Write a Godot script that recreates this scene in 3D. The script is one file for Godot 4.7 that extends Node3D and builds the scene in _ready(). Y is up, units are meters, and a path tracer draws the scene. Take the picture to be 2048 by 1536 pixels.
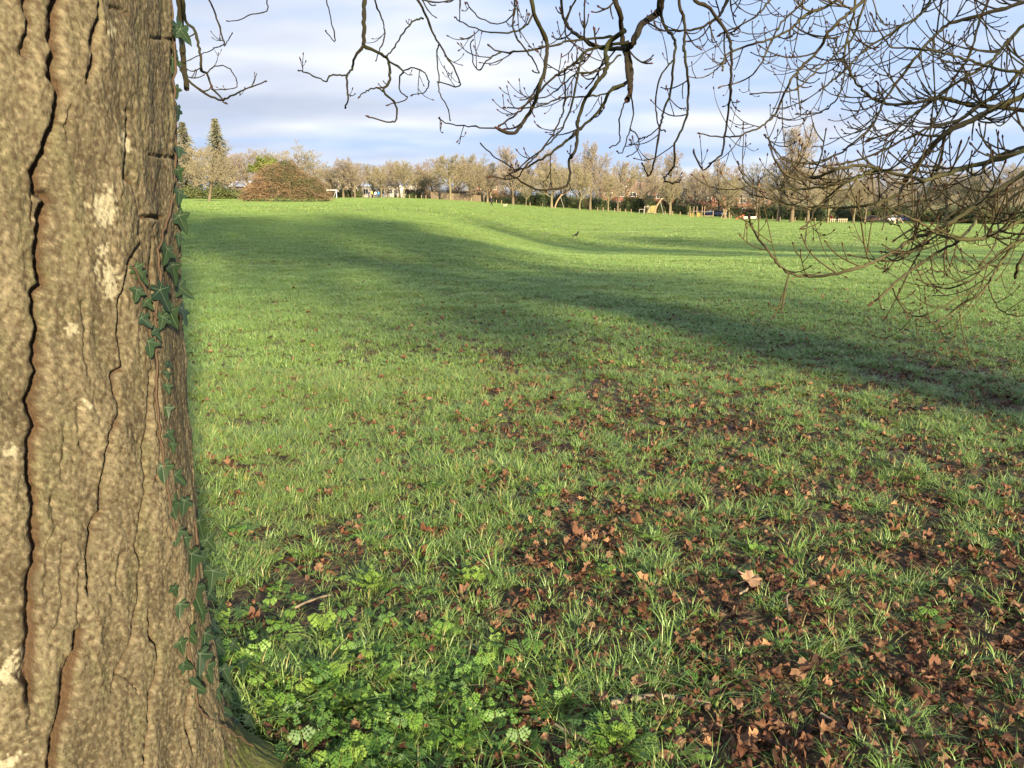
extends Node3D

# ---------------------------------------------------------------- camera figures
const EYE := Vector3(0.0, 1.6, 0.0)
const FOCAL := 1541.0          # focal length in photograph pixels (2048 wide)
const PITCH := 13.8
const EXPOSURE := 3.6
const SUN_SIDE := 23.0         # degrees right of straight behind the camera
const SUN_HIGH := 16.5

var rng := RandomNumberGenerator.new()
var used := {}
var branch_light := 1.0
var m := {}                    # shared materials
var ground_noise := FastNoiseLite.new()
var patch_noise := FastNoiseLite.new()
var fine_noise := FastNoiseLite.new()

# ---------------------------------------------------------------- mesh collector
class Build:
	var v := PackedVector3Array()
	var n := PackedVector3Array()
	var c := PackedColorArray()
	var i := PackedInt32Array()

	func tri(a: Vector3, b: Vector3, d: Vector3, col := Color.WHITE) -> void:
		var at := v.size()
		var nn := (d - a).cross(b - a).normalized()
		v.append(a); v.append(b); v.append(d)
		for k in 3:
			n.append(nn); c.append(col); i.append(at + k)

	func quad(a: Vector3, b: Vector3, d: Vector3, e: Vector3, col := Color.WHITE) -> void:
		var at := v.size()
		var nn := (d - a).cross(b - a).normalized()
		v.append(a); v.append(b); v.append(d); v.append(e)
		for k in 4:
			n.append(nn); c.append(col)
		i.append_array(PackedInt32Array([at, at + 1, at + 2, at, at + 2, at + 3]))

	func box(lo: Vector3, hi: Vector3, col := Color.WHITE) -> void:
		var p := [Vector3(lo.x, lo.y, hi.z), Vector3(hi.x, lo.y, hi.z), Vector3(hi.x, hi.y, hi.z), Vector3(lo.x, hi.y, hi.z), Vector3(lo.x, lo.y, lo.z), Vector3(hi.x, lo.y, lo.z), Vector3(hi.x, hi.y, lo.z), Vector3(lo.x, hi.y, lo.z)]
		for f in [[3, 2, 1, 0], [6, 7, 4, 5], [2, 6, 5, 1], [7, 3, 0, 4], [7, 6, 2, 3], [0, 1, 5, 4]]:
			quad(p[f[0]], p[f[1]], p[f[2]], p[f[3]], col)

	func tube(pts: PackedVector3Array, rad: PackedFloat32Array, sides: int, col: Color, col2 := Color(0, 0, 0, 0), cap := true) -> void:
		if col2.a == 0.0:
			col2 = col
		var count := pts.size()
		var first := v.size()
		var side := Vector3.ZERO
		for k in count:
			var t: Vector3 = (pts[mini(k + 1, count - 1)] - pts[maxi(k - 1, 0)]).normalized()
			if k == 0:
				side = t.cross(Vector3.UP if absf(t.y) < 0.9 else Vector3.RIGHT).normalized()
			else:
				side = (side - t * side.dot(t)).normalized()
			var up := t.cross(side)
			var cc := col.lerp(col2, float(k) / maxf(1.0, count - 1.0))
			for s in sides:
				var a := TAU * s / sides
				var nn := side * cos(a) + up * sin(a)
				v.append(pts[k] + nn * rad[k])
				n.append(nn)
				c.append(cc)
		for k in count - 1:
			for s in sides:
				var a := first + k * sides + s
				var b := first + k * sides + (s + 1) % sides
				i.append_array(PackedInt32Array([a, a + sides, b, b, a + sides, b + sides]))
		if cap:
			for e in [0, count - 1]:
				for s in range(1, sides - 1):
					var q: int = first + e * sides
					i.append_array(PackedInt32Array([q, q + s, q + s + 1]))

	func mesh(mat: Material) -> ArrayMesh:
		var arr := []
		arr.resize(Mesh.ARRAY_MAX)
		arr[Mesh.ARRAY_VERTEX] = v
		arr[Mesh.ARRAY_NORMAL] = n
		arr[Mesh.ARRAY_COLOR] = c
		arr[Mesh.ARRAY_INDEX] = i
		var out := ArrayMesh.new()
		out.add_surface_from_arrays(Mesh.PRIMITIVE_TRIANGLES, arr)
		out.surface_set_material(0, mat)
		return out

# ---------------------------------------------------------------- naming and tagging
func numbered(called: String) -> String:
	used[called] = used.get(called, -1) + 1
	return called if used[called] == 0 else "%s_%03d" % [called, used[called]]

func tag(o: Node3D, label: String, category: String, group := "", kind := "") -> Node3D:
	if label: o.set_meta("label", label)
	if category: o.set_meta("category", category)
	if group: o.set_meta("group", group)
	if kind: o.set_meta("kind", kind)
	return o

func thing(called: String, at: Vector3, label: String, category: String, group := "", turn := 0.0) -> Node3D:
	var o := Node3D.new()
	o.name = numbered(called)
	add_child(o)
	o.position = at
	o.rotation.y = turn
	tag(o, label, category, group)
	return o

func single(called: String, mesh: Mesh, at: Vector3, label: String, category: String, group := "", kind := "") -> MeshInstance3D:
	var o := MeshInstance3D.new()
	o.name = numbered(called)
	o.mesh = mesh
	add_child(o)
	o.position = at
	tag(o, label, category, group, kind)
	return o

func part(called: String, mesh: Mesh, parent: Node3D, at := Vector3.ZERO, turn := Vector3.ZERO) -> MeshInstance3D:
	var o := MeshInstance3D.new()
	o.name = called
	o.mesh = mesh
	parent.add_child(o, true)
	o.position = at
	o.rotation = turn
	return o

func structure(called: String, mesh: Mesh) -> MeshInstance3D:
	var o := MeshInstance3D.new()
	o.name = numbered(called)
	o.mesh = mesh
	add_child(o)
	o.set_meta("kind", "structure")
	return o

func scatter(called: String, mesh: Mesh, places: Array, tints: PackedColorArray, parent: Node3D) -> void:
	var mm := MultiMesh.new()
	mm.transform_format = MultiMesh.TRANSFORM_3D
	mm.use_colors = true
	mm.mesh = mesh
	mm.instance_count = places.size()
	for k in places.size():
		mm.set_instance_transform(k, places[k])
		mm.set_instance_color(k, tints[k])
	var o := MultiMeshInstance3D.new()
	o.name = called
	o.multimesh = mm
	parent.add_child(o, true)
	o.set_meta("kind", "stuff")

# ---------------------------------------------------------------- materials
func vcol(rough := 0.85, spec := 0.35, back := 0.0) -> StandardMaterial3D:
	var s := StandardMaterial3D.new()
	s.vertex_color_use_as_albedo = true
	s.roughness = rough
	s.metallic_specular = spec
	s.cull_mode = BaseMaterial3D.CULL_DISABLED
	if back > 0.0:
		s.backlight_enabled = true
		s.backlight = Color(back, back, back).linear_to_srgb()
	return s

func paint(r: float, g: float, b: float, rough := 0.8) -> StandardMaterial3D:
	var s := StandardMaterial3D.new()
	s.albedo_color = Color(r, g, b).linear_to_srgb()
	s.roughness = rough
	return s

# ---------------------------------------------------------------- places
func ramp(x: float, a: float, b: float) -> float:
	return smoothstep(a, b, x)

func high(x: float, z: float) -> float:
	var d := -z
	var h := 0.0
	if d > 8.0:
		var q := x / maxf(d, 12.0)
		h += 0.75 * ramp(d, 15.0, 70.0) - 2.5 * ramp(d, 10.0, 60.0) * ramp(q, -0.16, 0.12) - 3.3 * ramp(d, 60.0, 200.0) * ramp(q, 0.0, 0.45)
		h += 0.12 * ramp(d, 8.0, 30.0) * ground_noise.get_noise_2d(x * 0.5, z * 0.5)
	h += 0.035 * ground_noise.get_noise_2d(x * 3.0 + 40.0, z * 3.0)
	return h

func fw() -> Vector3:
	return Vector3(0, -sin(deg_to_rad(PITCH)), -cos(deg_to_rad(PITCH)))

func upv() -> Vector3:
	return Vector3(0, cos(deg_to_rad(PITCH)), -sin(deg_to_rad(PITCH)))

func ray(px: float, py: float) -> Vector3:
	return fw() + Vector3.RIGHT * ((px - 1024.0) / FOCAL) + upv() * ((768.0 - py) / FOCAL)

func at(px: float, py: float, depth: float) -> Vector3:
	return EYE + ray(px, py) * depth

func ground_hit(px: float, py: float) -> Vector3:
	var r := ray(px, py)
	var h := 0.0
	var p := Vector3.ZERO
	for k in 6:
		p = EYE + r * ((EYE.y - h) / -r.y)
		h = high(p.x, p.z)
	p.y = h
	return p

func place(px: float, d: float) -> Vector3:
	var x := (px - 1024.0) / FOCAL * d
	for k in 3:
		var v := high(x, -d) - EYE.y
		x = (px - 1024.0) / FOCAL * (d * cos(deg_to_rad(PITCH)) - v * sin(deg_to_rad(PITCH)))
	return Vector3(x, high(x, -d), -d)

func smooth_path(pts: PackedVector3Array, step: float) -> PackedVector3Array:
	var out := PackedVector3Array()
	for k in pts.size() - 1:
		var a := pts[maxi(k - 1, 0)]
		var b := pts[k]
		var c := pts[k + 1]
		var d := pts[mini(k + 2, pts.size() - 1)]
		var count := maxi(1, int(ceil(b.distance_to(c) / step)))
		for q in count:
			out.append(b.cubic_interpolate(c, a, d, float(q) / count))
	out.append(pts[pts.size() - 1])
	return out

func jitter(s: float) -> Vector3:
	return Vector3(rng.randf_range(-s, s), rng.randf_range(-s, s), rng.randf_range(-s, s))

# ---------------------------------------------------------------- sky
func sun_dir() -> Vector3:
	var a := deg_to_rad(SUN_SIDE)
	var e := deg_to_rad(SUN_HIGH)
	return Vector3(sin(a) * cos(e), sin(e), cos(a) * cos(e))

func sky_image() -> Image:
	var w := 1536
	var h := 768
	var im := Image.create(w, h, false, Image.FORMAT_RGBF)
	var cloud := FastNoiseLite.new()
	cloud.seed = 5
	cloud.frequency = 0.16
	cloud.fractal_octaves = 5
	cloud.fractal_gain = 0.52
	var veil := FastNoiseLite.new()
	veil.seed = 9
	veil.frequency = 0.05
	veil.fractal_octaves = 3
	var sun := sun_dir()
	for y in h:
		var el := PI * 0.5 - PI * (y + 0.5) / h
		for x in w:
			var az := TAU * (x + 0.5) / w
			var d := Vector3(sin(az) * cos(el), sin(el), -cos(az) * cos(el))
			var up := maxf(d.y, 0.0)
			var blue := Color(0.42, 0.55, 0.79).lerp(Color(0.30, 0.46, 0.80), ramp(up, 0.05, 0.9))
			blue = Color(0.56, 0.645, 0.79).lerp(blue, ramp(up, -0.02, 0.07))
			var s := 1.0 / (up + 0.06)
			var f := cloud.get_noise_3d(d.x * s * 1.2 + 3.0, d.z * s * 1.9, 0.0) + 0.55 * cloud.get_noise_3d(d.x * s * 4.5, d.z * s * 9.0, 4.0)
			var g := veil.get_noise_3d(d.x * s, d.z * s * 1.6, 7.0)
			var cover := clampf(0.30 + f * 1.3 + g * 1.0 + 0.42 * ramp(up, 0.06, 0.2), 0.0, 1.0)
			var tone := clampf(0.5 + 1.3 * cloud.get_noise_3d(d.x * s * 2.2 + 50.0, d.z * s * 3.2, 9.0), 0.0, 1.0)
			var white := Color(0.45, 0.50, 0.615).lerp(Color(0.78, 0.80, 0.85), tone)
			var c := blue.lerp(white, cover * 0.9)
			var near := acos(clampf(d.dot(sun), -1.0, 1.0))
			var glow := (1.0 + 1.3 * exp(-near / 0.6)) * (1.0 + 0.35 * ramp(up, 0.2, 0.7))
			if d.y < 0.0:
				c = Color(0.25, 0.28, 0.2)
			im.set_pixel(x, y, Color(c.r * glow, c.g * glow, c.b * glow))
	return im

func air() -> void:
	var cam := Camera3D.new()
	cam.name = "camera"
	add_child(cam)
	cam.position = EYE
	cam.rotation_degrees = Vector3(-PITCH, 0, 0)
	cam.fov = rad_to_deg(2.0 * atan(768.0 / FOCAL))
	cam.near = 0.05
	cam.far = 3000.0
	cam.current = true
	var env := Environment.new()
	env.background_mode = Environment.BG_SKY
	var sky := Sky.new()
	var sm := PanoramaSkyMaterial.new()
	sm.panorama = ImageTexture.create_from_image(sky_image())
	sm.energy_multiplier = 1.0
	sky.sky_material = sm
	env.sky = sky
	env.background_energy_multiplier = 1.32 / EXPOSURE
	env.tonemap_mode = Environment.TONE_MAPPER_LINEAR
	env.tonemap_exposure = EXPOSURE
	env.sdfgi_enabled = true
	env.ssao_enabled = true
	env.ssil_enabled = true
	var we := WorldEnvironment.new()
	we.name = "world_environment"
	we.environment = env
	add_child(we)
	var sun := DirectionalLight3D.new()
	sun.name = "sun"
	sun.light_energy = 1.5
	sun.light_color = Color(1.0, 0.91, 0.76)
	sun.light_angular_distance = 2.8
	sun.shadow_enabled = true
	add_child(sun)
	sun.look_at_from_position(Vector3.ZERO, -sun_dir(), Vector3.UP)

# ---------------------------------------------------------------- ground, grass, litter
func bare_soil(x: float, z: float) -> float:
	# open patches where leaf litter and mud show between the grass: 0 grass ... 1 bare
	var d := -z
	var p := patch_noise.get_noise_2d(x, z)
	var q := 0.75 * fine_noise.get_noise_2d(x, z) + 0.75 * fine_noise.get_noise_2d(x * 3.1 + 7.0, z * 3.1)
	var side := ramp(x + 0.10 * d, -0.9, 1.6)
	var near := 1.0 - ramp(d, 4.0, 12.0)
	var b := -0.44 + 0.50 * near * side + 0.30 * near + 0.36 * p + 1.0 * q
	var e := Vector2(x + 0.95, (z + 2.85) * 1.3)
	b += 0.75 * exp(-e.length_squared() / 0.20)
	return clampf(b * 2.2, 0.0, 1.0)

func make_ground() -> void:
	var cols := 300
	var rows := 300
	var b := Build.new()
	var k := 7.0
	for r in rows + 1:
		var z := 60.0 - 0.0
		var t := float(r) / rows
		var tz := -0.42 + 1.42 * t
		z = -900.0 * sinh(tz * k) / sinh(k)
		for c in cols + 1:
			var tx := -1.0 + 2.0 * c / cols
			var x := 600.0 * sinh(tx * k) / sinh(k)
			b.v.append(Vector3(x, high(x, z), z))
			b.n.append(Vector3.UP)
			var soil := bare_soil(x, z)
			var v := 0.5 + 0.5 * patch_noise.get_noise_2d(x * 0.3, z * 0.3)
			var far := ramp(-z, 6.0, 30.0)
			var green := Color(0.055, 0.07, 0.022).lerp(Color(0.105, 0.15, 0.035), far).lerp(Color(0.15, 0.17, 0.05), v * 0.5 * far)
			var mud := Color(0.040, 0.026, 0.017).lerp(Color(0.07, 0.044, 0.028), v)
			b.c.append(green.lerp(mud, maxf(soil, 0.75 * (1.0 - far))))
	for r in rows:
		for c in cols:
			var a := r * (cols + 1) + c
			b.i.append_array(PackedInt32Array([a, a + cols + 1, a + 1, a + 1, a + cols + 1, a + cols + 2]))
	for r in range(1, rows):
		for c in range(1, cols):
			var a := r * (cols + 1) + c
			var dx := b.v[a + 1] - b.v[a - 1]
			var dz := b.v[a + cols + 1] - b.v[a - cols - 1]
			b.n[a] = dx.cross(-dz).normalized() * signf(dx.cross(-dz).y)
	var mat := vcol(0.9, 0.4)
	var t := NoiseTexture2D.new()
	t.width = 512; t.height = 512; t.seamless = true
	var nz := FastNoiseLite.new()
	nz.frequency = 0.03; nz.fractal_octaves = 5
	t.noise = nz
	mat.uv1_triplanar = true
	mat.uv1_world_triplanar = true
	mat.uv1_scale = Vector3(1.7, 1.7, 1.7)
	mat.heightmap_enabled = true
	mat.heightmap_texture = t
	mat.heightmap_scale = 2.0
	structure("ground", b.mesh(mat))

func blade(b: Build, root: Vector3, lean: Vector3, length: float, width: float, base: Color, tip: Color, segs := 2) -> void:
	var side := lean.cross(Vector3.UP)
	side = (side if side.length() > 0.01 else Vector3.RIGHT).normalized().rotated(Vector3.UP, rng.randf_range(-0.9, 0.9)) * width * 0.5
	var first := b.v.size()
	var out := Vector3(lean.x, 0, lean.z)
	for k in segs + 1:
		var t := float(k) / segs
		var p := root + out * length * t * t + Vector3.UP * length * (t - 0.32 * out.length() * t * t)
		var tang := out * 2.0 * t + Vector3.UP * (1.0 - 0.64 * out.length() * t)
		var nn := side.cross(tang).normalized()
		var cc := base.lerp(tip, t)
		if k < segs:
			b.v.append(p - side * (1.0 - 0.5 * t)); b.v.append(p + side * (1.0 - 0.5 * t))
			b.n.append((nn - side.normalized() * 0.35).normalized()); b.n.append((nn + side.normalized() * 0.35).normalized())
			b.c.append(cc); b.c.append(cc)
		else:
			b.v.append(p); b.n.append(nn); b.c.append(cc)
	for k in segs - 1:
		var a := first + k * 2
		b.i.append_array(PackedInt32Array([a, a + 2, a + 1, a + 1, a + 2, a + 3]))
	var e := first + (segs - 1) * 2
	b.i.append_array(PackedInt32Array([e, e + 2, e + 1]))

func tuft_mesh(count: int, spread: float, lo: float, hi: float, width: float, lean: float, segs: int) -> ArrayMesh:
	var b := Build.new()
	for k in count:
		var a := rng.randf() * TAU
		var r := spread * sqrt(rng.randf())
		var root := Vector3(cos(a) * r, -0.01, sin(a) * r)
		var la := a + rng.randf_range(-1.0, 1.0)
		var l := lean * rng.randf_range(0.25, 1.0)
		var dry := rng.randf()
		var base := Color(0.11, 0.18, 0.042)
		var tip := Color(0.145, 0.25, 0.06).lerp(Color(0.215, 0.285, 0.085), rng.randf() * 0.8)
		if dry < 0.07:
			base = Color(0.20, 0.16, 0.06); tip = Color(0.30, 0.25, 0.11)
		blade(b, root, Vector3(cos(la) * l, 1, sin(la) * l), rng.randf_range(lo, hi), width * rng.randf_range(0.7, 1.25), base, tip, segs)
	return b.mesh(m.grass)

func make_grass() -> void:
	var root := Node3D.new()
	root.name = "grass"
	add_child(root)
	tag(root, "green winter grass covering the field and the tree foot", "grass", "", "stuff")
	var zones := [
		[1.0, 7.0, 820.0, 6, 14, 0.024, 0.03, 0.09, 0.0040, 1.35, 3],
		[7.0, 18.0, 400.0, 5, 15, 0.045, 0.03, 0.075, 0.0058, 1.1, 2],
		[18.0, 50.0, 60.0, 4, 26, 0.11, 0.04, 0.085, 0.0095, 0.8, 2],
		[50.0, 235.0, 4.6, 3, 46, 0.42, 0.06, 0.13, 0.03, 0.8, 1]]
	for zn in zones:
		var meshes := []
		var places := []
		var tints := []
		for k in int(zn[3]):
			meshes.append(tuft_mesh(zn[4], zn[5], zn[6], zn[7], zn[8], zn[9], zn[10]))
			places.append([])
			tints.append(PackedColorArray())
		var d0: float = zn[0]
		var d1: float = zn[1]
		var half := 0.74
		var margin := 1.3 if d1 < 20.0 else 3.0
		var area := half * (d1 * d1 - d0 * d0) + 2.0 * margin * (d1 - d0)
		for q in int(area * zn[2]):
			var d := sqrt(rng.randf_range(d0 * d0, d1 * d1))
			var x := rng.randf_range(-1.0, 1.0) * (half * d + margin)
			var soil := bare_soil(x, -d) if d < 18.0 else 0.0
			if rng.randf() < soil * 0.82:
				continue
			if Vector2(x + 1.287, -d + 1.595).length() < 0.57:
				continue
			var pick := rng.randi() % meshes.size()
			var size := rng.randf_range(0.7, 1.3) * (1.0 - 0.3 * soil)
			if d < 7.0 and rng.randf() < 0.05:
				size *= 1.35
			var lift := fine_noise.get_noise_2d(x * 0.7 + 90.0, -d * 0.7)
			size *= 1.0 + 0.35 * lift
			var bs := Basis(Vector3.UP, rng.randf() * TAU).scaled(Vector3(size, size * rng.randf_range(0.8, 1.1), size))
			places[pick].append(Transform3D(bs, Vector3(x, high(x, -d), -d)))
			var tone := 0.5 + 0.5 * patch_noise.get_noise_2d(x * 0.35 + 30.0, -d * 0.35)
			var small := 0.5 + 0.5 * fine_noise.get_noise_2d(x * 0.4, -d * 0.4 + 20.0)
			var tint := Color(0.80, 0.96, 0.88).lerp(Color(1.16, 1.12, 0.95), tone * 0.6 + small * 0.4)
			tint *= rng.randf_range(0.8, 1.15)
			tints[pick].append(tint)
		for k in meshes.size():
			scatter("blades", meshes[k], places[k], tints[k], root)

func leaf_mesh(kind: int, col: Color, flat := false) -> ArrayMesh:
	# a curled, lobed dead leaf lying on its back; about 0.1 m across
	var b := Build.new()
	var lobes := 5 if kind % 3 == 0 else 1
	var steps := 22 if lobes == 5 else 14
	var curl := rng.randf_range(0.9, 2.6) if kind % 3 != 1 else rng.randf_range(0.1, 0.7)
	var twist := rng.randf_range(-1.6, 1.6)
	if flat:
		curl = 0.25
		twist = 0.2
	var ring := []
	var mid := []
	for k in steps:
		var a := TAU * k / steps
		var r := 0.05
		if lobes == 5:
			var w := absf(fmod(a / TAU * 6.0 + 0.5, 1.0) - 0.5) * 2.0
			r = lerpf(0.060, 0.043, pow(w, 0.8)) * (1.0 - 0.45 * exp(-pow((absf(a - PI)) / 0.35, 2.0)))
			r *= 0.93 if k % 2 == 0 else 1.06
		else:
			r = 0.055 * (0.36 + 0.64 * absf(cos(a))) if kind % 3 == 2 else 0.048 * (0.68 + 0.32 * cos(a))
		r *= rng.randf_range(0.72, 1.15)
		var p := Vector3(cos(a) * r, 0, sin(a) * r)
		for s in 2:
			var q := p * (0.5 if s == 0 else 1.0)
			var y := curl * 9.0 * q.z * q.z + twist * 7.0 * q.x * q.z + 0.007 * sin(q.x * 110.0 + kind) + 0.005 * sin(q.z * 140.0 + 2.0 * kind) + rng.randf_range(-0.006, 0.008) * s
			var shrink := 1.0 - 0.25 * curl * absf(q.z) / 0.05 * 0.5
			q = Vector3(q.x, y, q.z * shrink)
			if s == 0: mid.append(q)
			else: ring.append(q)
	b.v.append(Vector3.ZERO); b.c.append(col)
	for k in steps:
		b.v.append(mid[k]); b.c.append(col * rng.randf_range(0.65, 1.1))
	for k in steps:
		b.v.append(ring[k]); b.c.append(col * rng.randf_range(0.55, 1.35))
	for k in steps:
		var e := (k + 1) % steps
		b.i.append_array(PackedInt32Array([0, 1 + e, 1 + k, 1 + k, 1 + e, 1 + steps + k, 1 + e, 1 + steps + e, 1 + steps + k]))
	b.n.resize(b.v.size())
	for k in range(0, b.i.size(), 3):
		var nn := (b.v[b.i[k + 2]] - b.v[b.i[k]]).cross(b.v[b.i[k + 1]] - b.v[b.i[k]])
		for q in 3:
			b.n[b.i[k + q]] += nn
	for k in b.n.size():
		b.n[k] = b.n[k].normalized()
	var st := PackedVector3Array([Vector3(-0.02, 0.001, 0), Vector3(-0.05, 0.004, 0.004), Vector3(-0.085, 0.012, 0.012)])
	b.tube(st, PackedFloat32Array([0.0012, 0.0011, 0.0015]), 3, col * 0.8)
	return b.mesh(m.litter)

func make_litter() -> void:
	var tones := [Color(0.125, 0.069, 0.041), Color(0.092, 0.044, 0.026), Color(0.052, 0.027, 0.018), Color(0.175, 0.11, 0.067), Color(0.105, 0.052, 0.030), Color(0.04, 0.023, 0.015), Color(0.26, 0.155, 0.085), Color(0.08, 0.036, 0.020), Color(0.05, 0.029, 0.020), Color(0.14, 0.085, 0.052), Color(0.075, 0.042, 0.028), Color(0.11, 0.05, 0.027)]
	var words := ["mid brown", "rust brown", "dark brown", "tan", "chestnut brown", "blackened", "pale tan", "russet", "sodden brown", "dull tan", "dim brown", "reddish"]
	var meshes := []
	for k in tones.size():
		meshes.append(leaf_mesh(k, tones[k] * Color(0.92, 0.86, 0.85)))
	var spots := []
	# dense litter near the camera, scattered leaves further out
	for q in 110000:
		var d := 1.1 + 26.0 * pow(rng.randf(), 1.5)
		var x := rng.randf_range(-1.0, 1.0) * (0.74 * d + 1.0)
		if Vector2(x + 1.287, -d + 1.595).length() < 0.66:
			continue
		var soil := bare_soil(x, -d)
		var clump := 0.5 + 0.5 * fine_noise.get_noise_2d(x * 1.3 + 11.0, -d * 1.3)
		var want := (0.08 + 0.26 * ramp(x + 0.15 * d, -0.9, 1.5) + 0.66 * soil) * (0.45 + 0.7 * clump) * (1.0 - 0.8 * ramp(d, 6.0, 14.0))
		want *= 1.0 - 0.85 * exp(-(pow(x + 0.85, 2.0) + pow(d - 2.85, 2.0)) / 0.25)
		if rng.randf() > want:
			continue
		var pick := rng.randi() % meshes.size()
		if pick == 6 and rng.randf() < 0.6:
			pick = 1
		var size := rng.randf_range(0.18, 0.55) * (1.0 if rng.randf() > 0.07 else 1.55)
		var lift := 0.012 + rng.randf() * 0.022 * (1.0 - soil) + rng.randf() * 0.012
		var bs := Basis.from_euler(Vector3(rng.randf_range(-0.55, 0.55), rng.randf() * TAU, rng.randf_range(-0.55, 0.55)))
		if rng.randf() < 0.4:
			bs = bs * Basis(Vector3.RIGHT, PI)
		bs = bs.scaled(Vector3(size, size, size))
		spots.append([d, pick, Transform3D(bs, Vector3(x, high(x, -d) + lift, -d)), absf(x) < 0.66 * d and d > 1.95])
	# the large pale leaf lying on the grass
	var big := ground_hit(1500, 1178)
	var bt := Transform3D(Basis.from_euler(Vector3(0.30, 0.4, 0.05)).scaled(Vector3(0.95, 0.95, 0.95)), big + Vector3(0, 0.045, 0))
	var bl := single("fallen_leaf", leaf_mesh(0, Color(0.27, 0.17, 0.105), true), Vector3.ZERO, "large pale tan fallen leaf lying flat on the grass", "leaf", "fallen leaves")
	bl.transform = bt
	spots.sort_custom(func(a, b): return a[0] / (a[2].basis.x.length()) < b[0] / (b[2].basis.x.length()))
	var root := Node3D.new()
	root.name = "leaf_litter"
	add_child(root)
	tag(root, "brown leaf litter scattered through the grass", "leaf litter", "", "stuff")
	var singles := 0
	var rest := []
	var tints := []
	for k in meshes.size():
		rest.append([]); tints.append(PackedColorArray())
	for s in spots:
		if s[3] and singles < 299:
			singles += 1
			var o := single("fallen_leaf", meshes[s[1]], Vector3.ZERO, "small %s fallen leaf in the %s foreground grass" % [words[s[1]], ["left", "middle", "right"][clampi(int((s[2].origin.x / -s[2].origin.z + 0.6) / 0.4), 0, 2)]], "leaf", "fallen leaves")
			o.transform = s[2]
		else:
			rest[s[1]].append(s[2]); tints[s[1]].append(Color.WHITE * rng.randf_range(0.75, 1.2))
	for k in meshes.size():
		scatter("dead_leaves", meshes[k], rest[k], tints[k], root)
	# fallen twigs
	var twigs := [
		[[[1478, 1196], [1490, 1190], [1500, 1180], [1520, 1176]], 0.006, "pale grey crooked twig beside the large pale leaf"],
		[[[1580, 1192], [1572, 1205], [1574, 1225], [1580, 1250], [1574, 1266]], 0.005, "thin bent grey twig right of the large pale leaf"],
		[[[1222, 1420], [1245, 1411], [1300, 1404], [1350, 1404], [1420, 1416]], 0.010, "thick pale broken stick near the bottom middle"],
		[[[1110, 1462], [1150, 1482], [1190, 1498]], 0.006, "dark brown twig left of the bright parsley clump"],
		[[[1640, 1440], [1680, 1462], [1725, 1492]], 0.006, "dark straight twig on bare ground at lower right"],
		[[[590, 1225], [630, 1208], [665, 1198]], 0.006, "brown twig on the bare mud beside the ivied trunk"]]
	for tw in twigs:
		var base := ground_hit(tw[0][0][0], tw[0][0][1])
		var pts := PackedVector3Array()
		var rad := PackedFloat32Array()
		for p in tw[0]:
			pts.append(ground_hit(p[0], p[1]) - base + Vector3(0, 0.015 + rng.randf() * 0.012, 0))
		pts = smooth_path(pts, 0.02)
		for k in pts.size():
			rad.append(tw[1] * lerpf(1.0, 0.55, float(k) / pts.size()) * rng.randf_range(0.85, 1.15))
		var b := Build.new()
		b.tube(pts, rad, 6, Color(0.21, 0.17, 0.12), Color(0.14, 0.11, 0.08))
		single("fallen_twig", b.mesh(m.bark), base, tw[2], "twig", "fallen twigs")

# ---------------------------------------------------------------- the big trunk in front
const TRUNK := Vector3(-1.287, 0, -1.595)
const TRUNK_R := 0.55
const TRUNK_U := Vector3(0.628, 0, 0.778)
const TRUNK_W := Vector3(0.778, 0, -0.628)

func trunk_centre(h: float) -> Vector3:
	return TRUNK + TRUNK_W * (0.045 * ramp(h, 1.3, 2.1) + 0.02 * maxf(h - 2.0, 0.0)) - TRUNK_U * 0.0

func trunk_radius(phi: float, h: float) -> float:
	var r := TRUNK_R + 0.012 * sin(3.0 * phi + 1.0 + h) + 0.008 * sin(7.0 * phi + 2.0 * h)
	r -= 0.015 * ramp(h, 1.0, 2.5)
	var lobe := 0.5 + 0.5 * cos(4.0 * (phi - 1.30))
	r += (0.05 + 0.15 * pow(lobe, 2.0)) * exp(-maxf(h, -0.05) / 0.12)
	return r

func trunk_uv(px: float, py: float) -> Vector2:
	var r := ray(px, py)
	var o := EYE - TRUNK
	var a := r.x * r.x + r.z * r.z
	var bq := o.x * r.x + o.z * r.z
	var cq := o.x * o.x + o.z * o.z - TRUNK_R * TRUNK_R
	var disc := bq * bq - a * cq
	var t := (-bq - sqrt(maxf(disc, 0.0))) / a
	var p := o + r * t
	return Vector2(atan2(p.dot(TRUNK_W), p.dot(TRUNK_U)), EYE.y + r.y * t)

func trunk_point(uv: Vector2, off := 0.0) -> Vector3:
	var dir := TRUNK_U * cos(uv.x) + TRUNK_W * sin(uv.x)
	var p := trunk_centre(uv.y) + dir * (trunk_radius(uv.x, uv.y) + off)
	p.y = uv.y
	return p

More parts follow.
